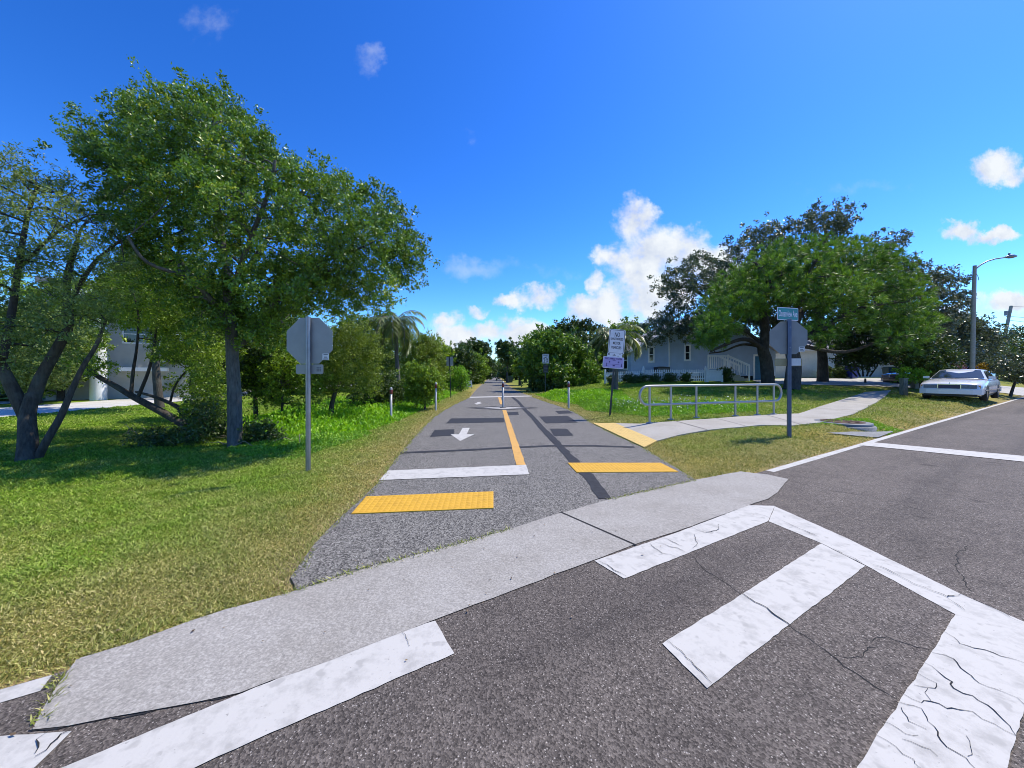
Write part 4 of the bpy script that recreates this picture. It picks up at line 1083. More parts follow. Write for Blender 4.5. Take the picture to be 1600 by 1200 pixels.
# landing with railing and stair going down to the right
lx0, lx1 = hx(1091.5), hx(1121); zf = hzz(578); ly = -1.5
MB().box((lx0, ly, zf-.16), (lx1, -.01, zf)).build('landing', M['trim'], hs)
pr = MB()
pr.box((lx0, ly-.03, hzz(558.5)), (lx1, ly+.06, hzz(556.5))); pr.box((lx0, ly, zf+.06), (lx1, ly+.04, zf+.12))
for k in range(11): x = lx0+.05+(lx1-lx0-.1)*k/10; pr.box((x-.025, ly+.005, zf+.12), (x+.025, ly+.035, hzz(558.5)))
for x in (lx0, lx1): pr.box((x-.05, ly-.031, g0-.1), (x+.05, ly+.061, hzz(555.5)))
pr.build('porch_railing', M['trim'], hs)
sr = MB(); ex, ez = hx(1152), hzz(594)
for yy in (ly, ly+1.2):
    sr.add([(lx1, yy-.03, hzz(559)), (ex, yy-.03, hzz(573)), (ex, yy-.03, hzz(570)), (lx1, yy-.03, hzz(556)), (lx1, yy+.05, hzz(559)), (ex, yy+.05, hzz(573)), (ex, yy+.05, hzz(570)), (lx1, yy+.05, hzz(556))], [(0,1,2,3),(7,6,5,4),(0,4,5,1),(1,5,6,2),(2,6,7,3),(3,7,4,0)])
    sr.box((ex-.05, yy-.032, g0-.2), (ex+.05, yy+.052, hzz(570)))
    for k in range(1, 8):
        x = lx1+(ex-lx1)*k/8; zt = hzz(559)+(hzz(573)-hzz(559))*k/8; sr.box((x-.025, yy-.01, zt-.75), (x+.025, yy+.02, zt+.01))
sr.build('stair_railing', M['trim'], hs)
stp = MB(); ns_ = 5
for k in range(ns_): x0 = lx1+(ex-lx1)*k/ns_; z1 = zf-.02-(zf-g0)*(k+1)/(ns_+1); stp.box((x0+.002, ly+.1, g0-.3), (lx1+(ex-lx1)*(k+1)/ns_, ly+1.1, z1))
stp.build('steps', M['walk'], hs)

# white house with a garage to the right
YW = 33.5; sW = F/YW; wx = lambda px: (px-CX)/sW; wz = lambda py: H+(CY-py)/sW
gw = float(hz(28, YW))
wh = empty('white_house', (0, YW, 0), 'pale house with a white garage door behind the multi-stemmed shrub', 'house')
MB().box((wx(1206), 0, gw-.5), (wx(1284.5), 7, wz(546))).build('garage_wall', M['whitewall'], wh)
MB().box((wx(1284.5)+.01, 1.2, gw-.5), (wx(1500), 9, wz(538))).build('wall', M['wallwhite'], wh)
rf = MB(); rf.add([(wx(1200), -.7, wz(547)), (wx(1299), -.7, wz(547)), (wx(1299), 3.5, wz(527)), (wx(1200), 3.5, wz(527)), (wx(1200), -.7, wz(545)), (wx(1299), -.7, wz(545)), (wx(1299), 3.5, wz(525)), (wx(1200), 3.5, wz(525))], [(0,3,2,1),(4,5,6,7),(0,1,5,4),(1,2,6,5),(2,3,7,6),(3,0,4,7)])
rf.add([(wx(1282), .5, wz(540)), (wx(1506), .5, wz(540)), (wx(1495), 5, wz(508)), (wx(1290), 5, wz(508)), (wx(1282), .5, wz(537)), (wx(1506), .5, wz(537)), (wx(1495), 5, wz(505)), (wx(1290), 5, wz(505))], [(0,3,2,1),(4,5,6,7),(0,1,5,4),(1,2,6,5),(2,3,7,6),(3,0,4,7)])
rf.add([(wx(1290), 5.02, wz(508)), (wx(1495), 5.02, wz(508)), (wx(1506), 9.6, wz(540)), (wx(1282), 9.6, wz(540)), (wx(1290), 5.02, wz(505)), (wx(1495), 5.02, wz(505)), (wx(1506), 9.6, wz(537)), (wx(1282), 9.6, wz(537))], [(0,3,2,1),(4,5,6,7),(0,1,5,4),(1,2,6,5),(2,3,7,6),(3,0,4,7)])
rf.build('roof', M['shingle'], wh)
MB().box((wx(1200), -.74, wz(548.5)), (wx(1299), -.705, wz(544.5))).build('fascia', M['trim'], wh)
gd = MB(); gx0, gx1 = wx(1252), wx(1276)
for k in range(4): z0 = gw+.02+(wz(556)-gw)*k/4; gd.box((gx0, -.03, z0+.012), (gx1, .01, z0+(wz(556)-gw)/4-.012))
gd.box((gx0, -.015, gw), (gx1, .005, wz(556))); gd.build('garage_door', M['trim'], wh)
gf = MB(); gf.box((gx0-.16, -.06, gw), (gx0, .0, wz(556))); gf.box((gx1, -.06, gw), (gx1+.16, .0, wz(556))); gf.box((gx0-.16, -.062, wz(556)), (gx1+.16, .0, wz(553.5))); gf.build('garage_frame', M['trim'], wh)
MB().box((wx(1279.5), -.12, wz(563)), (wx(1281.5), -.005, wz(560))).build('wall_lamp', M['black'], wh)
for px, py, w_, h_, gl in ((1309.5, 569, .72, 1.6, M['glass']), (1395, 562, .66, .95, M['redwin'])):
    add_window(wh, wx(px)*(YW+1.2)/YW, wz(py), w_, h_, 1.2, gl, False)
for px in (1327, 1408): MB().box((wx(px)*(YW+1.2)/YW-.05, 1.15, gw), (wx(px)*(YW+1.2)/YW+.05, 1.2, wz(541))).build('corner_board', M['trim'], wh)

# picket fence
def picket_fence(label, pts, hgt, group=None):
    b = Vector((pts[0][0], pts[0][1], float(hz(*pts[0])))); r = empty('picket_fence', b, label, 'fence', group)
    pk, rl = MB(), MB()
    for i in range(len(pts)-1):
        a, c = Vector(pts[i]), Vector(pts[i+1]); L = (c-a).length; n = int(L/.155); d = (c-a).normalized(); q = Vector((d.y, -d.x))
        if q.y > 0: q = -q
        ang = math.atan2(d.y, d.x)
        for k in range(n):
            p = a+d*(L*(k+.5)/n); z = float(hz(p.x, p.y)); m = Matrix.Translation((p.x-b.x, p.y-b.y, z-b.z)) @ Matrix.Rotation(ang, 4, 'Z') @ PANEL
            hh = hgt*(1+.02*math.sin(k*2.1))
            pk.prism([(-.045, .06), (.045, .06), (.045, hh-.06), (0, hh), (-.045, hh-.06)], 0, .02, m)
        nseg = 8
        for zz_ in (.25, hgt-.25):
            for k in range(nseg):
                p0, p1 = a+d*(L*k/nseg), a+d*(L*(k+1)/nseg)
                m0_ = [Vector((p.x-b.x-q.x*.012, p.y-b.y-q.y*.012, float(hz(p.x, p.y))-b.z+zz_)) for p in (p0, p1)]
                rl.tube(m0_, .032, 4, smooth=False)
        np_ = max(1, int(L/2.3))
        for k in range(np_+1):
            p = a+d*(L*k/np_); z = float(hz(p.x, p.y))-b.z
            po = MB(); x, y = p.x-b.x-q.x*.06, p.y-b.y-q.y*.06
            po.box((x-.06, y-.06, z-.2), (x+.06, y+.06, z+hgt+.08)); po.lathe([(.085, 0), (.085, .03), (.05, .06), (.065, .1), (.035, .15)], 8, (x, y, z+hgt+.08)); po.build('fence_post', M['fence'], r)
    pk.build('pickets', M['fence'], r); rl.build('fence_rails', M['fence'], r)
    return r
YF = 27.2
fx = lambda px, Y=YF: (px-CX)/F*Y
picket_fence('white picket fence with posts running along the front of the blue house', [(fx(1103), YF), (fx(1006), YF)], .92)
picket_fence('low white picket fence running left from the corner to the big green shrub', [(fx(1002), YF-.3), (fx(945, 28.5), 28.5)], .86)
# gate panels by the stair
gt = empty('garden_gate', (fx(1106), YF, float(hz(fx(1106), YF))), 'white solid garden gate at the right end of the picket fence', 'gate')
MB().box((0, 0, .05), (1.0, .04, .84)).build('gate_panel', M['fence'], gt)
for x in (-.02, 1.05): MB().box((x-.06, -.03, -.2), (x+.06, .09, .92)).build('gate_post', M['fence'], gt)
# hedge bushes before the fence
for i, (px, w_, lb) in enumerate([(957, 13, 'dark clipped bush at the left end of the low picket fence'), (984, 20, 'dark clipped bush just right of the leaning sign post'), (1000, 20, 'dark clipped bush at the fence corner'), (1021, 19, 'dark clipped bush before the picket fence below the black box'), (1047, 22, 'dark clipped bush before the middle of the picket fence'), (1072, 11, 'small dark bush before the picket fence, rightmost of the row')]):
    Y = 26.6 if px > 990 else 27.0
    b = gp(px, 0, Y); y0 = CY-(b.z-H)*F/Y; t = y0-13
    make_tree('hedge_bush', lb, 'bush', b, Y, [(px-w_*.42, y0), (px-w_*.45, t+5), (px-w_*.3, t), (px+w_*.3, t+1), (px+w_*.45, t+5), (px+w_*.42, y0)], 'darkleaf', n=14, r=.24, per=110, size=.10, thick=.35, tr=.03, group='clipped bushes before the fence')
ac = empty('air_conditioner', (hx(1027), YH-.9, zb+.6), 'black boxed air conditioner against the blue house wall', 'air conditioner')
ab = MB(); ab.box((-.48, -.4, 0), (.48, .4, 1.0)); ab.build('casing', M['black'], ac)
MB().lathe([(.34, 1.0), (.34, 1.03), (.1, 1.05)], 14).build('fan_grille', M['smudge'], ac)
gr = MB()
for k in range(9): gr.box((-.46, -.412, .08+k*.1), (.46, -.401, .12+k*.1))
gr.build('louvres', M['smudge'], ac)
# bins
def make_bin(name, label, mat, x, y, w, d, h_):
    r = empty(name, (x, y, float(hz(x, y))), label, 'bin', None, random.uniform(-.2, .2))
    b_ = MB(); vs = []
    for z, k in ((.06, .80), (h_*.9, 1.0)): vs += [(-w/2*k, -d/2*k, z), (w/2*k, -d/2*k, z), (w/2*k, d/2*k, z), (-w/2*k, d/2*k, z)]
    b_.add(vs, [(0,3,2,1),(4,5,6,7),(0,1,5,4),(1,2,6,5),(2,3,7,6),(3,0,4,7)]).build('body', mat, r)
    l = MB(); l.prism([(x_, y_) for x_, y_ in rrect(w*1.08, d*1.1, .05)], h_*.9+.002, h_*.96); l.prism(rrect(w*.9, d*.9, .05), h_*.96, h_); l.build('lid', mat, r)
    MB().tube([(-w/2, d/2+.05, h_*.88), (w/2, d/2+.05, h_*.88)], .02, 6).build('handle', mat, r)
    for sx in (-1, 1):
        MB().tube([(sx*w*.4-.03, d*.42, .11), (sx*w*.4+.03, d*.42, .11)], .11, 12).build('wheel', M['tyre'], r)
    return r
p = gp(1331, 0, 31.5); make_bin('wheeled_bin', 'blue wheeled bin standing against the pale house wall', M['binblue'], p.x, p.y, .7, .7, 1.15)
p = gp(1390.5, 0, 28.5); make_bin('wheeled_bin', 'dark green wheeled bin standing alone on the driveway edge', M['bingreen'], p.x, p.y, .62, .66, 1.08)
p = U(797.5, 597.3); make_bin('litter_bin', 'small green litter bin on the grass right of the trail, far off', M['bingreen'], p.x, min(p.y, 58), .75, .75, 1.05)
# mailbox post
p = gp(1412, 0, 19.2); mp_ = empty('wooden_post', p, 'short weathered wooden post by the end of the sidewalk', 'post')
MB().box((-.11, -.11, -.1), (.11, .11, .86)).build('post', M['wood'], mp_); MB().prism(rrect(.27, .27, .02), .86, .90).build('cap', M['wood'], mp_)
p = gp(1430, 0, 23.6); mp_ = empty('driveway_post', p, 'tall pale square post beside the black car', 'post')
MB().box((-.15, -.15, -.1), (.15, .15, 1.75)).build('post', M['wood'], mp_); MB().prism(rrect(.36, .36, .02), 1.75, 1.80).build('cap', M['wood'], mp_)
# boards far down the left verge
def board(name, label, px, py, Y, w_, h_, tilt, rz):
    b = gp(px, py, Y); r = empty(name, b, label, 'board', None, rz, tilt)
    MB().box((-w_/2, -.02, .15), (w_/2, .02, .15+h_)).build('panel', M['signwhite'], r)
    l = MB(); [l.box((s*w_/2-.03, -.015, -.1), (s*w_/2+.03, .019, .15)) for s in (-.8, .8)]; l.build('legs', M['darkpole'], r)
board('sign_board', 'upright white board in the left verge beyond the grey sign back', 734, 598, 36, .55, .62, R(-6), R(-12))
board('leaning_board', 'white board leaning by the left trail edge in the distance', 748.5, 595, 62, .95, .8, R(-20), R(-25))
board('leaning_board', 'small white board beyond the leaning one, nearest the trail end', 754, 592, 90, .9, .9, R(-8), R(-20))

# street lamp and utility pole
YL = 22.0; b = gp(1518, 0, YL); lp = empty('street_lamp', b, 'tall concrete street lamp with a curved arm behind the white sedan', 'street lamp')
top = at(1523, 415, YL)-b
MB().tube([(0,0,-.2), top*.5, top], [.125, .10, .08], 12).build('pole', M['lampconc'], lp)
arm = [at(1524.5, 420, YL)-b, at(1532, 414, YL)-b, at(1543, 408, YL)-b, at(1555, 404.5, YL)-b, at(1572, 402, YL)-b]
MB().tube(arm, [.045, .042, .04, .036, .034], 8).build('arm', M['lampmetal'], lp)
MB().tube([at(1571, 402, YL)-b, at(1576, 400.8, YL)-b, at(1583, 400.3, YL)-b, at(1588, 400.2, YL)-b], [.05, .12, .11, .05], 8).build('lamp_head', M['lampmetal'], lp)
MB().lathe([(.05, 0), (.05, .09), (.02, .11)], 8, tuple(at(1577, 400, YL)-b+Vector((0,0,.07)))).build('photocell', M['lampmetal'], lp)
MB().tube([at(1524, 424, YL)-b, at(1529, 434, YL)-b, at(1529, 438, YL)-b], .012, 5).build('wire', M['black'], lp)
YU = 46.0; b = gp(1556, 0, YU); up_ = empty('utility_pole', b, 'leaning grey utility pole with a small cylinder and wires above the far trees', 'utility pole')
top = at(1580, 478, YU)-b
MB().tube([(0,0,-.3), top*.5, top], [.19, .17, .14], 10).build('pole', M['lampconc'], up_)
MB().tube([at(1572, 486, YU)-b, at(1572, 493, YU)-b], .16, 10).build('transformer', M['lampmetal'], up_)
MB().tube([at(1572, 494, YU)-b, at(1578, 498, YU)-b], .03, 6).build('bracket', M['lampmetal'], up_)
for py0, dy in ((479, -.4), (494, 1.5), (500, 2.2), (507, 3.0)):
    p0 = at(1579-(py0-479)*.22, py0, YU)-b; far = p0+Vector((60, 12, .2))
    MB().tube([p0.lerp(far, t)+Vector((0, 0, -dy*.9*4*t*(1-t)*.5)) for t in [k/14 for k in range(15)]], .022, 4).build('wire', M['black'], up_)

# building across the side street
wb = empty('white_building', (0, 0, 0), 'tall cream building with a white column seen through the trees on the left', 'building')
YB = 26.0; BX0 = (165-CX)/F*YB; bx = lambda px, Y=YB: (px-CX)/F*Y-BX0; bz = lambda py, Y=YB: H+(CY-py)/F*Y
wb.location = (BX0, YB, 0); wb.rotation_euler = (0, 0, R(38))
MB().box((bx(105), 0, -.6), (bx(268), 9, bz(452))).build('wall', M['creamwall'], wb)
MB().tube([(bx(162), -1.2, -.5), (bx(162), -1.2, bz(470))], .42, 16).build('column', M['trim'], wb)
MB().box((bx(120), -1.7, bz(470)), (bx(262), .02, bz(460))).build('balcony', M['trim'], wb)
MB().box((bx(98), -.5, bz(452)), (bx(276), 9.5, bz(444))).build('roof', M['shingle'], wb)
for px, py, w_, h_ in ((203, 520, 1.6, 1.2), (128, 545, 1.0, 1.5), (240, 540, 1.0, 2.0), (125, 485, 1.1, 1.3), (215, 485, 1.4, 1.1)):
    add_window(wb, bx(px), bz(py), w_, h_, 0)
MB().box((bx(183), -1.0, bz(580)), (bx(238), .0, bz(574))).build('ledge', M['trim'], wb)

# ------------------------------------------------------------------ trees
OAK_Y = 9.3
ob = gp(367, 0, OAK_Y-.1)
def lp3(pts, Y0, dys): return [at(x, y, Y0+d) for (x, y), d in zip(pts, dys)]
make_tree('oak_tree', 'big dense oak with a straight grey trunk, leaning over the left verge', 'tree', ob, OAK_Y,
    [[(228,122),(262,150),(288,132),(312,152),(345,146),(372,168),(398,172),(425,205),(440,228),(475,246),(500,262),(525,262),(556,284),(590,296),(616,312),(634,344),(648,368),(664,374),(664,405),(645,432),(616,448),(588,470),(565,462),(545,440),(520,445),(480,452),(440,470),(425,520),(400,540),(372,520),(345,530),(312,520),(292,490),(268,452),(242,432),(222,400),(196,392),(170,352),(150,320),(158,286),(130,262),(122,232),(108,186),(128,180),(142,214),(172,216),(186,190),(176,160),(206,152)],
     [(400,470),(450,430),(540,435),(600,455),(612,470),(560,488),(500,492),(455,505),(430,530),(405,520)]],
    'oak', n=300, r=.38, per=620, size=.072, thick=2.4,
    trunk=[at(366,620,OAK_Y), at(363,560,OAK_Y), at(360,500,OAK_Y), at(354,430,OAK_Y+.2)], tr=.17, barkm='barkgrey',
    limbs=[(lp3([(363,550),(395,520),(430,470),(460,430),(515,405),(570,385)], OAK_Y, [0,.2,.3,.3,.2,.1]), .08),
           (lp3([(361,510),(330,470),(290,420),(240,360),(190,300)], OAK_Y, [0,.2,.4,.4,.2]), .08),
           (lp3([(356,440),(345,360),(330,270),(320,200)], OAK_Y, [.2,.3,.2,0]), .085),
           (lp3([(358,460),(400,400),(450,330),(480,290)], OAK_Y, [.1,.5,.9,1.1]), .075),
           (lp3([(358,470),(385,390),(420,300),(430,250)], OAK_Y, [0,-.6,-1.0,-1.1]), .07),
           (lp3([(361,500),(300,440),(230,410),(200,370)], OAK_Y, [0,-.7,-1.3,-1.5]), .06),
           (lp3([(480,440),(540,370),(600,345),(635,350)], OAK_Y, [-.6,-.3,.0,.2]), .045)])
GY_ = 8.0; gb = gp(42, 0, GY_-.3)
make_tree('gnarled_tree', 'sparse olive tree with a thick forked trunk at the left edge', 'tree', gb, GY_,
    [[(-170,250),(-80,215),(0,235),(40,248),(70,262),(110,262),(140,290),(172,330),(190,372),(208,395),(196,430),(170,440),(120,430),(60,440),(-40,470),(-170,440)],
     [(-160,440),(-40,470),(60,440),(140,440),(170,470),(165,500),(120,520),(90,560),(40,580),(-60,590),(-160,560)]],
    'olive', n=150, r=.36, per=330, size=.07, thick=1.9,
    trunk=[at(44,690,GY_-.2), at(43,650,GY_-.1), at(52,615,GY_)], tr=.17, barkm='bark', aspect=.32,
    limbs=[(lp3([(42,650),(22,612),(4,575),(-20,520),(-40,440)], GY_, [0,-.1,-.2,-.2,-.3]), .13),
           (lp3([(50,630),(64,590),(92,540),(108,505),(104,440),(120,380)], GY_, [0,.1,.2,.2,.3,.3]), .12),
           (lp3([(56,722),(72,690),(95,650),(112,610),(130,572),(150,540),(165,500)], GY_-.2, [0,0,.1,.2,.3,.5,.6]), .075),
           (lp3([(106,480),(140,420),(170,390),(190,375)], GY_, [.2,.3,.3,.2]), .05),
           (lp3([(4,560),(20,480),(30,410),(45,330),(60,290)], GY_, [-.2,0,.1,.1,.0]), .07),
           (lp3([(30,420),(80,370),(120,345),(150,350)], GY_, [.1,-.2,-.4,-.5]), .035)])
MY = 11.6; mb_ = gp(291, 0, MY)
make_tree('leaning_tree', 'low tree with long dark limbs leaning left behind the oak', 'tree', mb_, MY,
    [[(170,410),(230,392),(290,410),(345,440),(350,520),(330,560),(290,575),(250,560),(225,520),(190,510),(165,470)], [(300,540),(350,530),(360,600),(330,660),(300,650)], [(120,560),(150,545),(175,570),(150,590)]],
    'mid', n=90, r=.42, per=420, size=.085, thick=1.8, trunk=[at(290,668,MY), at(284,655,MY)], tr=.13, aspect=.4,
    limbs=[(lp3([(290,665),(250,642),(212,622),(180,603),(150,586),(132,570)], MY, [0,-.1,-.2,-.3,-.4,-.4]), .12),
           (lp3([(296,664),(282,640),(262,628),(235,618),(212,612)], MY, [0,.2,.3,.3,.3]), .08),
           (lp3([(300,662),(306,630),(298,600),(310,560),(300,500)], MY, [0,.2,.3,.3,.4]), .08),
           (lp3([(205,614),(208,580),(214,540),(216,490),(205,450)], MY, [-.2,0,.1,.1,.1]), .05),
           (lp3([(216,620),(232,580),(240,545),(246,500),(260,440)], MY, [-.2,-.1,0,.1,.2]), .05),
           (lp3([(266,628),(275,600),(300,570),(330,545)], MY, [.3,.1,0,-.2]), .035)])
def auto(name, label, cat, px, py_base, Y, outline, leaf, **k):
    b = gp(px, 0, Y)
    return make_tree(name, label, cat, b, Y, outline, leaf, **k)
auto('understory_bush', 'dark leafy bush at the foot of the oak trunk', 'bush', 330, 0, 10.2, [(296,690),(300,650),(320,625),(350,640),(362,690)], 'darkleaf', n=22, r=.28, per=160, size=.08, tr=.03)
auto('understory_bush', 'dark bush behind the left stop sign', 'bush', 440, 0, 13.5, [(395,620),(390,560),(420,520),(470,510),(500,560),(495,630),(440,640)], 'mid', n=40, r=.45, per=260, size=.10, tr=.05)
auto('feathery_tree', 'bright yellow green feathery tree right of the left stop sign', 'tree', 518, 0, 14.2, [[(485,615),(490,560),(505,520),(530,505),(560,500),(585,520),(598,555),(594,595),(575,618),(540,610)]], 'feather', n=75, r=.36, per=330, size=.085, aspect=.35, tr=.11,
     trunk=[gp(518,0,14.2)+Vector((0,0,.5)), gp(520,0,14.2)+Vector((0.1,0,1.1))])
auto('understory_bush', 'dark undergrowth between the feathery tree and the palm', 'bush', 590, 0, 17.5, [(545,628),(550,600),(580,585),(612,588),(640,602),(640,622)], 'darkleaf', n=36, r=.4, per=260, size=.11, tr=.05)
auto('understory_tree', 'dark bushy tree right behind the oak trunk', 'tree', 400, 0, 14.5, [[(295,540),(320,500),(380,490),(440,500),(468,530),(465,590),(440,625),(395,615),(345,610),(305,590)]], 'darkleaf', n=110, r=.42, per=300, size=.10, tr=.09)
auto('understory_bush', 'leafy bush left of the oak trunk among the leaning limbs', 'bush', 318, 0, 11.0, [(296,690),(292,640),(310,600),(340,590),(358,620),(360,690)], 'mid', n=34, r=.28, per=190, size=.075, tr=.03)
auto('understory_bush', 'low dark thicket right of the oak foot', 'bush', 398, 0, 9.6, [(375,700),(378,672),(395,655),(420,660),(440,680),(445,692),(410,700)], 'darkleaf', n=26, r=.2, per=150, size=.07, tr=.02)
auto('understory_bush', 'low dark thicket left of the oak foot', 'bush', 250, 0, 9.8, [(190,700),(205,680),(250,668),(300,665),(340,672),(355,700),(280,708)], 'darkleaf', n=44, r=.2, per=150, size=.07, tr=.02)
pb = gp(622, 0, 19.5); make_palm('palm with drooping fronds above the left treeline', pb, at(618, 508, 19.5), 26, 2.25)
auto('grey_green_tree', 'dull olive tree right of the left palm', 'tree', 672, 0, 23, [[(630,600),(632,540),(645,520),(665,520),(682,540),(692,575),(688,600),(650,612)]], 'feather', n=60, r=.5, per=340, size=.11, tr=.14)
auto('round_bush', 'round dark green bush behind the second left post', 'bush', 664, 0, 15.8, [(636,620),(634,592),(648,570),(668,568),(684,585),(688,605),(678,622),(660,630)], 'mid', n=44, r=.34, per=260, size=.10, tr=.06,
     trunk=[gp(664,0,15.8)+Vector((0,0,.4)), gp(664,0,15.8)+Vector((.05,0,.8))])
auto('roadside_shrub', 'light green shrub behind the grey trail sign', 'bush', 722, 0, 31, [(700,610),(702,585),(715,572),(730,580),(734,600),(722,612)], 'bright', n=20, r=.45, per=220, size=.13, tr=.05)
left = [('leafy tree in the left treeline behind the olive tree', 692, 30, [(655,560),(668,530),(688,535),(696,555),(694,590),(670,600)], 'mid'),
        ('dark tree in the left treeline above the grey sign back', 715, 42, [(690,560),(705,545),(722,545),(738,560),(740,590),(715,602),(692,595)], 'darkleaf'),
        ('flat topped pine on the left, tallest far down the trail', 744, 62, [[(721,548),(724,538),(736,534),(752,535),(764,543),(768,556),(752,552),(738,552)], [(738,572),(745,552),(760,556),(766,575),(758,592),(742,592)]], 'darkleaf'),
        ('bushy tree below the flat topped pine left of the trail', 735, 52, [(716,575),(728,556),(744,552),(758,566),(760,588),(740,598),(720,594)], 'mid'),
        ('last dark tree closing the left side of the trail', 758, 95, [(744,575),(752,562),(762,560),(769,572),(769,588),(756,592)], 'darkleaf'),
        ('distant tree left of the vanishing trail', 764, 140, [(756,580),(762,568),(770,566),(774,582),(768,588)], 'farleaf')]
for lb, px, Y, ol, lf in left:
    auto('treeline_tree', lb, 'tree', px, 0, Y, ol, lf, n=70, r=.009*Y+.32, per=240, size=.07+.0042*Y, tr=.14+.001*Y, group='trees along the left of the trail', mode='leaf')
right = [('big round leafy shrub tree right of the trail behind the speed sign', 872, 31, [[(815,560),(812,535),(825,520),(850,512),(875,520),(900,530),(925,548),(938,570),(935,600),(915,615),(880,625),(850,622),(838,600),(822,585)]], 'bigshrub', 130, .6),
         ('dark tree behind the big shrub, left of the right palm', 905, 36, [(840,545),(850,515),(875,505),(905,500),(930,508),(950,525),(950,580),(900,580),(860,570)], 'darkleaf', 70, .7),
         ('flat topped pine right of the vanishing trail', 792, 60, [[(776,550),(780,538),(792,534),(804,538),(808,550),(796,552),(784,556)], [(784,562),(790,552),(802,552),(812,560),(808,572)]], 'darkleaf', 34, .8),
         ('slim tree between the flat topped pine and the big shrub', 812, 46, [(800,575),(802,552),(814,545),(826,552),(830,580),(815,588)], 'farleaf', 34, .7),
         ('spreading tree over the lawn near the litter bin', 828, 38, [(806,578),(812,562),(830,556),(846,566),(848,584),(825,585)], 'mid', 40, .6),
         ('low dark tree beyond the litter bin', 806, 75, [(784,588),(788,570),(804,564),(822,570),(826,588)], 'darkleaf', 40, 1.3),
         ('distant tree right of the vanishing trail', 782, 130, [(774,586),(776,572),(786,566),(795,575),(794,588)], 'farleaf', 30, 2.0),
         ('dark tree filling in behind the right palm', 985, 43, [(930,560),(940,520),(960,505),(985,500),(1010,510),(1025,535),(1020,560),(980,575)], 'mid', 60, .7),
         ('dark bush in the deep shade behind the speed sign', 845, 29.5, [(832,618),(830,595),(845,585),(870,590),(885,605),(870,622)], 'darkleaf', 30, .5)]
for lb, px, Y, ol, lf, n_, r_ in right:
    auto('treeline_tree', lb, 'tree', px, 0, Y, ol, lf, n=n_, r=r_, per=330, size=.08+.0042*Y, tr=.13+.001*Y, group='trees along the right of the trail')
pb = gp(962, 0, 23.2); make_palm('palm with arching fronds behind the leaning sign', pb, at(962, 528, 23.2), 26, 2.35)

# the dark oak behind, and the domed pine before it
KY = 27.5
make_tree('dark_oak', 'tall grey green oak whose clumps rise behind the domed pine', 'tree', gp(1285, 0, KY), KY,
    [[(1030,445),(1045,425),(1072,402),(1108,393),(1140,405),(1150,440),(1130,480),(1100,500),(1088,530),(1050,528),(1015,540),(1002,522),(1018,492),(1045,490),(1040,465)],
     [(1140,380),(1152,362),(1180,350),(1212,348),(1235,352),(1240,385),(1225,412),(1170,425),(1148,405)],
     [(1240,362),(1246,335),(1268,328),(1295,320),(1325,320),(1330,345),(1325,368),(1300,382),(1250,385)],
     [(1348,372),(1372,364),(1408,364),(1408,392),(1400,420),(1360,420)],
     [(1395,425),(1430,402),(1455,416),(1490,420),(1514,436),(1508,462),(1505,490),(1490,515),(1455,520),(1420,500),(1395,470)],
     [(1150,430),(1300,385),(1400,420),(1420,520),(1300,530),(1150,520)]],
    'seagrape', n=250, r=.70, per=480, size=.16, thick=2.8, tr=.38,
    trunk=[at(1285,560,KY), at(1280,520,KY)],
    limbs=[(lp3([(1280,530),(1200,500),(1130,480),(1080,450)], KY, [0,.5,.5,0]), .22), (lp3([(1280,525),(1285,450),(1290,390),(1290,350)], KY, [0,.3,.5,0]), .22),
           (lp3([(1282,530),(1360,480),(1430,460),(1480,455)], KY, [0,.3,.5,0]), .2), (lp3([(1240,510),(1200,440),(1190,390)], KY, [.3,.3,0]), .14), (lp3([(1330,500),(1370,430),(1385,390)], KY, [.3,.3,0]), .12)])
PY = 21.5; pb1 = gp(1236, 0, PY-.8)
make_tree('domed_pine', 'huge domed pine with fine green needles over the sidewalk', 'tree', pb1, PY,
    [[(1084,530),(1090,510),(1100,480),(1120,440),(1150,410),(1190,390),(1235,376),(1290,371),(1340,373),(1390,388),(1425,412),(1442,440),(1456,472),(1466,500),(1450,525),(1425,518),(1395,532),(1380,520),(1330,515),(1290,500),(1240,480),(1180,490),(1150,515),(1125,530),(1100,542)],
     [(1092,525),(1130,500),(1145,512),(1130,530),(1105,540)], [(1255,505),(1300,500),(1330,520),(1290,540),(1262,535)], [(1375,510),(1435,500),(1452,525),(1420,550),(1388,545)]],
    'needle', 360, inset=1.15, r=.58, per=476, size=.27, thick=4.2, tr=.42, mode='needle', aspect=.075, zs=.7,
    trunk=[at(1240,570,PY-.6), at(1236,530,PY-.4), at(1245,490,PY)],
    limbs=[(lp3([(1238,540),(1290,510),(1350,480),(1420,470)], PY, [-.4,-.8,-1.2,-1.2]), .18), (lp3([(1240,500),(1290,450),(1330,410)], PY, [0,.4,.6]), .18), (lp3([(1240,500),(1200,440),(1180,410)], PY, [0,-.6,-1]), .16),
           (lp3([(1250,540),(1320,550),(1380,530),(1430,515)], PY, [-.2,.6,1,1.2]), .12), (lp3([(1240,500),(1260,440),(1280,395)], PY, [0,-1.2,-2]), .14)])
PB = 24.5
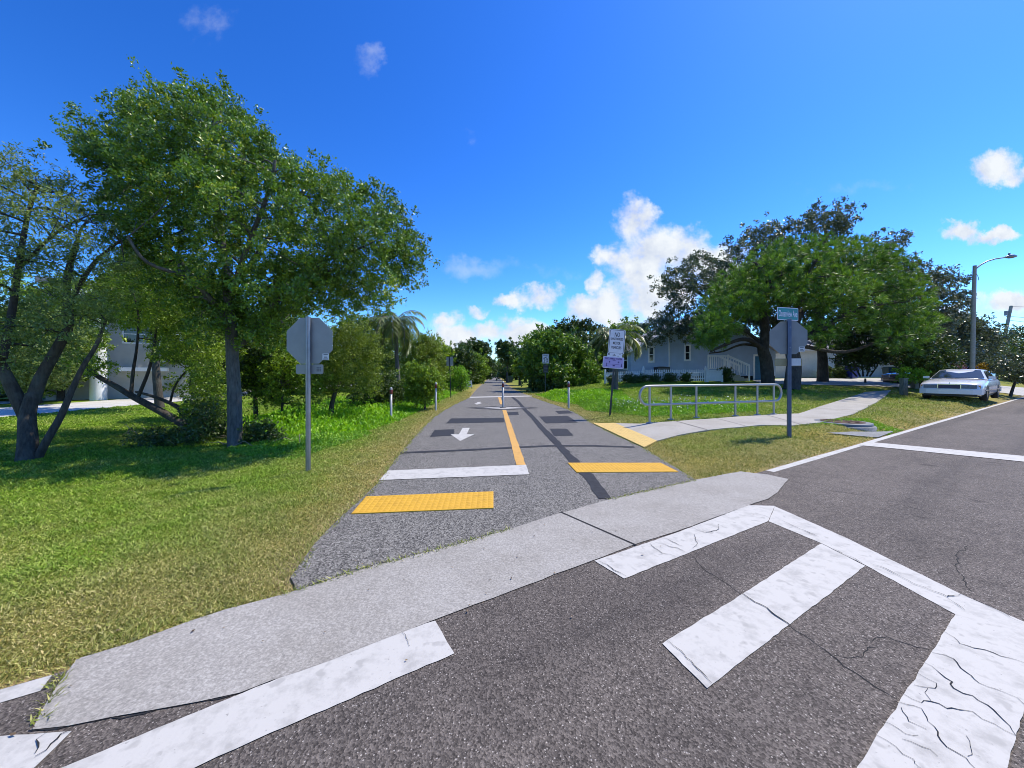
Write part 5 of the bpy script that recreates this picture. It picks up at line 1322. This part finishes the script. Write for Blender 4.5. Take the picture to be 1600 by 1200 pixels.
make_tree('domed_pine', 'dark pine trunk beside the blue door, with limbs arching left under the dome', 'tree', gp(1200, 0, PB), PB,
    [[(1086,530),(1098,500),(1120,480),(1150,500),(1142,526),(1120,540),(1100,545)], [(1100,470),(1140,430),(1200,410),(1230,440),(1200,490),(1150,500)]],
    'needle', 60, r=.58, per=380, size=.30, thick=1.8, tr=.40, mode='needle', aspect=.075, zs=.7,
    trunk=[at(1197,565,PB), at(1192,545,PB), at(1196,520,PB), at(1190,470,PB)],
    limbs=[(lp3([(1193,548),(1178,535),(1160,530),(1135,538),(1110,549)], PB, [0,-.5,-.9,-1.2,-1.3]), .17), (lp3([(1186,541),(1165,538),(1150,541),(1130,549),(1108,552)], PB, [0,.2,.3,.3,.3]), .10), (lp3([(1192,540),(1172,522),(1150,510),(1120,500)], PB, [0,.1,0,0]), .13)])
MS = 26.3; mb_ = gp(1352, 0, MS)
make_tree('many_stemmed_shrub', 'small tree with many bare stems before the pale house', 'tree', mb_, MS,
    [[(1300,545),(1320,520),(1360,512),(1400,520),(1408,550),(1390,568),(1350,575),(1315,568)]], 'darkleaf', n=60, r=.5, per=260, size=.15, thick=1.4, tr=.08,
    trunk=[mb_+Vector((0,0,.3))], limbs=[(lp3([(1350+dx*.3, 588),(1350+dx*.7,570),(1350+dx,545)], MS, [0,dy*.5,dy]), .06) for dx, dy in ((-38,.3),(-20,-.4),(-4,.4),(14,-.3),(30,.2))])
auto('understory_bush', 'dark bush hiding the driveway left of the street lamp', 'bush', 1452, 0, 23.4, [(1405,575),(1412,545),(1440,525),(1475,530),(1492,555),(1485,585),(1440,590)], 'darkleaf', n=60, r=.5, per=300, size=.14, tr=.06)
auto('understory_bush', 'small light green bush beside the pale square post', 'bush', 1437, 0, 22.2, [(1425,595),(1428,578),(1440,575),(1448,582),(1447,596)], 'bright', n=14, r=.22, per=150, size=.08, tr=.03)
auto('flowering_shrub', 'shrub with dusty purple flowers above the white sedan', 'bush', 1484, 0, 24.2, [(1466,582),(1470,566),(1485,563),(1500,568),(1503,582)], 'purpleleaf', n=20, r=.3, per=150, size=.1, tr=.03)
auto('ball_bush', 'small yellow leaved ball bush right of the street lamp', 'bush', 1534.5, 0, 23.5, [(1529,579),(1529,571),(1534,568),(1540,571),(1541,578),(1536,581)], 'yellowleaf', n=14, r=.14, per=130, size=.07, tr=.03)
auto('understory_bush', 'small leafy plants behind the wooden post', 'bush', 1411, 0, 22.0, [(1403,597),(1402,580),(1412,573),(1422,580),(1420,597)], 'bright', n=12, r=.22, per=110, size=.09, tr=.03)
auto('roadside_tree', 'broad tree behind the street lamp', 'tree', 1510, 0, 31, [[(1440,520),(1460,500),(1500,492),(1535,498),(1555,515),(1560,545),(1540,572),(1490,575),(1450,560)]], 'seagrape', n=80, r=.75, per=330, size=.19, tr=.2)
auto('roadside_tree', 'dark tree at the right edge behind the utility pole', 'tree', 1575, 0, 42, [[(1535,545),(1550,520),(1580,512),(1620,520),(1680,515),(1700,560),(1640,580),(1560,580)]], 'darkleaf', n=80, r=1.0, per=320, size=.22, tr=.22)
auto('frangipani', 'grey green frangipani bush at the right edge behind the sedan', 'bush', 1578, 0, 22.8, [[(1548,572),(1556,560),(1580,553),(1610,552),(1650,560),(1650,590),(1600,598),(1562,590)]], 'seagrape', n=60, r=.32, per=170, size=.17, tr=.08, aspect=.3)
for i, (px, lb) in enumerate(((1292, 'potted plant right of the garage door'), (1312, 'bushy plant below the pale house window'), (1133, 'dark spiky plant beside the porch stair'))):
    Yp = 32.0 if px > 1200 else 27.6
    b = gp(px, 0, Yp); y0 = CY-(b.z-H)*F/Yp; hgt = 26 if px < 1200 else 19
    make_tree('garden_plant', lb, 'plant', b, Yp, [(px-7, y0), (px-8, y0-hgt*.6), (px, y0-hgt), (px+8, y0-hgt*.6), (px+7, y0)], 'darkleaf', n=16, r=.3, per=110, size=.14, thick=.4, tr=.04)

# trees beyond the side street on the left
for px, Y, ol, lf, lb in ((300, 30, [(180,560),(200,470),(260,440),(330,450),(380,500),(400,570),(360,610),(240,605)], 'mid', 'leafy tree across the side street behind the oak'),
                      (60, 22.5, [(-60,600),(-50,520),(0,480),(60,470),(120,500),(140,560),(120,600),(40,612)], 'olive', 'bushy tree across the side street behind the gnarled tree'),
                      (95, 24.5, [(10,605),(20,520),(60,450),(130,430),(165,470),(160,540),(120,590),(60,612)], 'mid', 'light green tree between the gnarled tree and the white building'),
                      (250, 18.8, [(150,490),(165,430),(230,395),(300,420),(320,500),(270,515),(200,505)], 'mid', 'leafy tree whose crown hangs before the top of the white building'),
                      (430, 33, [(370,590),(380,520),(420,480),(470,490),(510,540),(520,600),(450,612)], 'darkleaf', 'dark tree across the side street behind the left stop sign'),
                      (-40, 34, [(-200,600),(-180,480),(-80,400),(30,420),(90,500),(80,600)], 'mid', 'tall tree at the far left across the side street'),
                      (560, 40, [(500,600),(510,540),(540,500),(590,490),(630,520),(640,600)], 'farleaf', 'distant tree behind the feathery tree')):
    auto('street_tree', lb, 'tree', px, 0, Y, [ol], lf, n=110, r=.024*Y, per=300, size=.06+.005*Y, tr=.2, group='trees across the side street')
# a far wood that reads as one mass
n_ = 60000
azs = RNG.uniform(R(-75), R(75), n_); rad = 150+RNG.uniform(0, 25, n_)
hh = 8+3*np.sin(azs*31)+2.2*np.sin(azs*73+1)+1.5*np.sin(azs*141+2)
hh = np.where(np.abs(azs+R(2.7)) < .012, hh*.55, hh)
P = np.stack([rad*np.sin(azs), rad*np.cos(azs), hh*RNG.uniform(0, 1, n_)**.7], 1)
tag(leaf_mesh('far_wood', leaf_geo(P, 1.7, .6, .2), RNG.uniform(0, 1, n_), M['farleaf']), 'far wood closing the horizon', 'wood', kind='stuff')

# fallen twigs and dry stalks by the oak
tw = MB()
for k in range(26):
    p = U(random.uniform(180, 480), random.uniform(668, 700)); a = random.uniform(0, 6.28); l = random.uniform(.3, .9)
    tw.tube([p+Vector((0,0,.02)), p+Vector((math.cos(a)*l*.5, math.sin(a)*l*.5, random.uniform(.05,.3))), p+Vector((math.cos(a)*l, math.sin(a)*l, random.uniform(.02,.25)))], [.012, .009, .004], 4)
tag(tw.build('dry_twigs', M['twig']), 'dry twigs and stalks scattered under the oak', 'twigs', kind='stuff')
n_ = 900; ea = RNG.uniform(0, 1, n_); X = np.where(ea < .75, RNG.uniform(-2.6, 5, n_), RNG.uniform(-1, 6, n_)); Y = np.where(ea < .75, RNG.uniform(1.3, 7, n_), RNG.uniform(1.9, 9, n_))
near = np.minimum(np.minimum(dist_poly(TRAIL, X, Y), dist_poly(APRON, X, Y)), np.abs(droad(X, Y)))
k = RNG.uniform(0, 1, n_) < np.exp(-near/.12)*.9+.015; X, Y = X[k], Y[k]
D = unit(len(X)); D[:, 2] *= .12; P = np.stack([X, Y, hz(X, Y)+.014], 1)
m_ = leafmat('litter_flecks', (.05, .035, .02), (.26, .17, .08), .05)
tag(leaf_mesh('litter_flecks', leaf_geo(P, .024, .45, 4.0, D), RNG.uniform(0, 1, len(X)), m_), 'dead leaf flecks blown along the pavement edges', 'leaf litter', kind='stuff')
# leaf litter and mulch under the pines
n_ = 9000; X = RNG.uniform(8, 24, n_); Y = RNG.uniform(17.5, 27, n_); k = ~on_paved(X, Y); X, Y = X[k], Y[k]
P = np.stack([X, Y, hz(X, Y)+.01], 1); D = unit(len(X)); D[:, 2] *= .15
m_ = leafmat('fallen_leaves', (.05, .035, .02), (.2, .14, .08), .1)
tag(leaf_mesh('leaf_litter', leaf_geo(P, .11, .4, 3.0, D), RNG.uniform(0, 1, len(X)), m_), 'brown fallen needles under the domed pine', 'leaf litter', kind='stuff')

# ------------------------------------------------------------------ sun, sky, camera
SAZ, SEL = R(64), R(58)
sd = Vector((math.sin(SAZ)*math.cos(SEL), math.cos(SAZ)*math.cos(SEL), math.sin(SEL)))
sun = bpy.data.lights.new('sun', 'SUN'); sun.energy = 4.2; sun.angle = R(.5); sun.color = (1, .93, .80)
so = bpy.data.objects.new('sun', sun); COL.objects.link(so); so.rotation_euler = sd.to_track_quat('Z', 'Y').to_euler(); so.location = (20, 20, 40)
w = bpy.data.worlds.new('World'); scene.world = w; w.use_nodes = True
nt = w.node_tree; nt.nodes.clear()
out = nt.nodes.new('ShaderNodeOutputWorld'); bg = nt.nodes.new('ShaderNodeBackground'); nt.links.new(bg.outputs[0], out.inputs[0])
sky = nd(nt, 'ShaderNodeTexSky', sky_type='NISHITA'); sky.sun_disc = False; sky.sun_elevation = SEL; sky.sun_rotation = SAZ
sky.air_density = 1.0; sky.dust_density = 0.3; sky.ozone_density = 3.0
SKYS = 0.15
bg.inputs['Strength'].default_value = SKYS
hsv = nd(nt, 'ShaderNodeHueSaturation'); hsv.inputs['Saturation'].default_value = 1.28; nt.links.new(sky.outputs[0], hsv.inputs['Color'])
g = nd(nt, 'ShaderNodeTexCoord').outputs['Generated']
sx = nd(nt, 'ShaderNodeSeparateXYZ'); nt.links.new(g, sx.inputs[0])
yy = math_(nt, 'MAXIMUM', sx.outputs[1], .02)
cu = math_(nt, 'DIVIDE', sx.outputs[0], yy); cv = math_(nt, 'DIVIDE', sx.outputs[2], yy)
cb = nd(nt, 'ShaderNodeCombineXYZ'); nt.links.new(cu, cb.inputs[0]); nt.links.new(cv, cb.inputs[1]); uv = cb.outputs[0]
wn = nd(nt, 'ShaderNodeTexNoise'); wn.inputs['Scale'].default_value = 14; wn.inputs['Detail'].default_value = 7; wn.inputs['Roughness'].default_value = .62; nt.links.new(uv, wn.inputs['Vector'])
ws_ = nd(nt, 'ShaderNodeVectorMath', operation='SUBTRACT'); nt.links.new(wn.outputs['Color'], ws_.inputs[0]); ws_.inputs[1].default_value = (.5, .5, .5)
wm = nd(nt, 'ShaderNodeVectorMath', operation='SCALE'); nt.links.new(ws_.outputs[0], wm.inputs[0]); wm.inputs['Scale'].default_value = .10
wa = nd(nt, 'ShaderNodeVectorMath', operation='ADD'); nt.links.new(uv, wa.inputs[0]); nt.links.new(wm.outputs[0], wa.inputs[1]); wuv = wa.outputs[0]
wz = nd(nt, 'ShaderNodeVectorMath', operation='MULTIPLY'); nt.links.new(wuv, wz.inputs[0]); wz.inputs[1].default_value = (1, 1, 0); wuv = wz.outputs[0]
def blobs(lst):
    acc = None
    for px, py, rx, ry in lst:
        s = nd(nt, 'ShaderNodeVectorMath', operation='SUBTRACT'); nt.links.new(wuv, s.inputs[0]); s.inputs[1].default_value = ((px-CX)/F, (CY-py)/F, 0)
        m = nd(nt, 'ShaderNodeVectorMath', operation='MULTIPLY'); nt.links.new(s.outputs[0], m.inputs[0]); m.inputs[1].default_value = (F/rx, F/ry, 0)
        d = nd(nt, 'ShaderNodeVectorMath', operation='DOT_PRODUCT'); nt.links.new(m.outputs[0], d.inputs[0]); nt.links.new(m.outputs[0], d.inputs[1])
        v = math_(nt, 'SUBTRACT', 1.0, d.outputs['Value'])
        acc = v if acc is None else math_(nt, 'SMOOTH_MAX', acc, v)
    return acc
def snoise(sc, det, rough, off=0.0):
    mp = nd(nt, 'ShaderNodeMapping'); mp.inputs['Location'].default_value = (off, off*.7, 0); nt.links.new(uv, mp.inputs[0])
    return noise(nt, mp.outputs[0], sc, det, rough)
n1 = snoise(9, 8, .6); n2 = snoise(9, 8, .6, .035)
big = blobs([(990,350,46,40),(1035,400,80,46),(1090,415,85,46),(1060,385,50,36),(1130,425,60,44),(1000,420,66,60),(960,400,35,25),(1050,450,60,35),(930,438,22,22),(950,470,40,28),(845,462,42,24),(795,468,28,20),(905,482,34,24),(950,495,60,25),(1130,400,50,30),(760,520,40,20),(820,520,70,26),(712,524,44,22),(860,540,110,24),(680,545,60,20),(745,486,22,12),(1560,262,50,32),(1590,275,40,20),(1500,362,36,18),(1555,368,40,14),(1590,470,70,18),(1010,470,70,35),(700,500,30,20),(1450,500,120,20)])
dens = math_(nt, 'ADD', big, math_(nt, 'MULTIPLY', math_(nt, 'SUBTRACT', n1, .5), 3.2))
al = nd(nt, 'ShaderNodeMapRange', interpolation_type='SMOOTHSTEP'); al.inputs[1].default_value = -.1; al.inputs[2].default_value = .95; nt.links.new(dens, al.inputs[0])
soft = blobs([(572,100,34,34),(330,35,70,50),(715,225,50,40),(725,418,40,24),(1330,292,150,26),(800,420,150,22),(830,540,220,40),(1500,520,220,50),(640,530,120,40)])
n3 = snoise(4, 6, .6, 1.0)
sden = math_(nt, 'ADD', soft, math_(nt, 'MULTIPLY', math_(nt, 'SUBTRACT', n3, .62), 5.0))
sl_ = nd(nt, 'ShaderNodeMapRange', interpolation_type='SMOOTHSTEP'); sl_.inputs[1].default_value = .0; sl_.inputs[2].default_value = 1.4; sl_.inputs[4].default_value = .38; nt.links.new(sden, sl_.inputs[0])
front = nd(nt, 'ShaderNodeMapRange'); front.inputs[1].default_value = .05; front.inputs[2].default_value = .2; nt.links.new(sx.outputs[1], front.inputs[0])
alpha = math_(nt, 'MULTIPLY', math_(nt, 'MAXIMUM', al.outputs[0], sl_.outputs[0]), front.outputs[0])
shade = math_(nt, 'ADD', math_(nt, 'MULTIPLY', math_(nt, 'SUBTRACT', n1, n2), 3.0), .6, True)
CW = 0.76/SKYS
ccol = mixc(nt, (.62*CW, .70*CW, .86*CW), (.90*CW, .95*CW, 1.0*CW), shade)
gm = nd(nt, 'ShaderNodeGamma'); gm.inputs['Gamma'].default_value = 1.3
nt.links.new(mixc(nt, hsv.outputs[0], (.17, .205, .25), 1.0, 'MULTIPLY'), gm.inputs['Color'])
fin = mixc(nt, mixc(nt, gm.outputs[0], (4.75, 4.75, 4.75), 1.0, 'MULTIPLY'), ccol, alpha)
nt.links.new(fin, bg.inputs['Color'])

cam = bpy.data.cameras.new('camera'); co_ = bpy.data.objects.new('camera', cam); COL.objects.link(co_)
cam.sensor_width = 36; cam.sensor_fit = 'HORIZONTAL'; cam.lens = F/1600*36; cam.shift_y = (CY-600)/1600
cam.clip_start = .05; cam.clip_end = 6000
co_.location = (0, 0, H); co_.rotation_euler = (math.pi/2, 0, 0)
scene.camera = co_
scene.cycles.filter_width = 0.95
vs_ = scene.view_settings; vs_.view_transform = 'Standard'; vs_.look = 'None'; vs_.exposure = 0.40; vs_.gamma = 1.0
scene.render.resolution_x, scene.render.resolution_y = 1024, 768
scene.cycles.max_bounces = 6; scene.cycles.transparent_max_bounces = 4
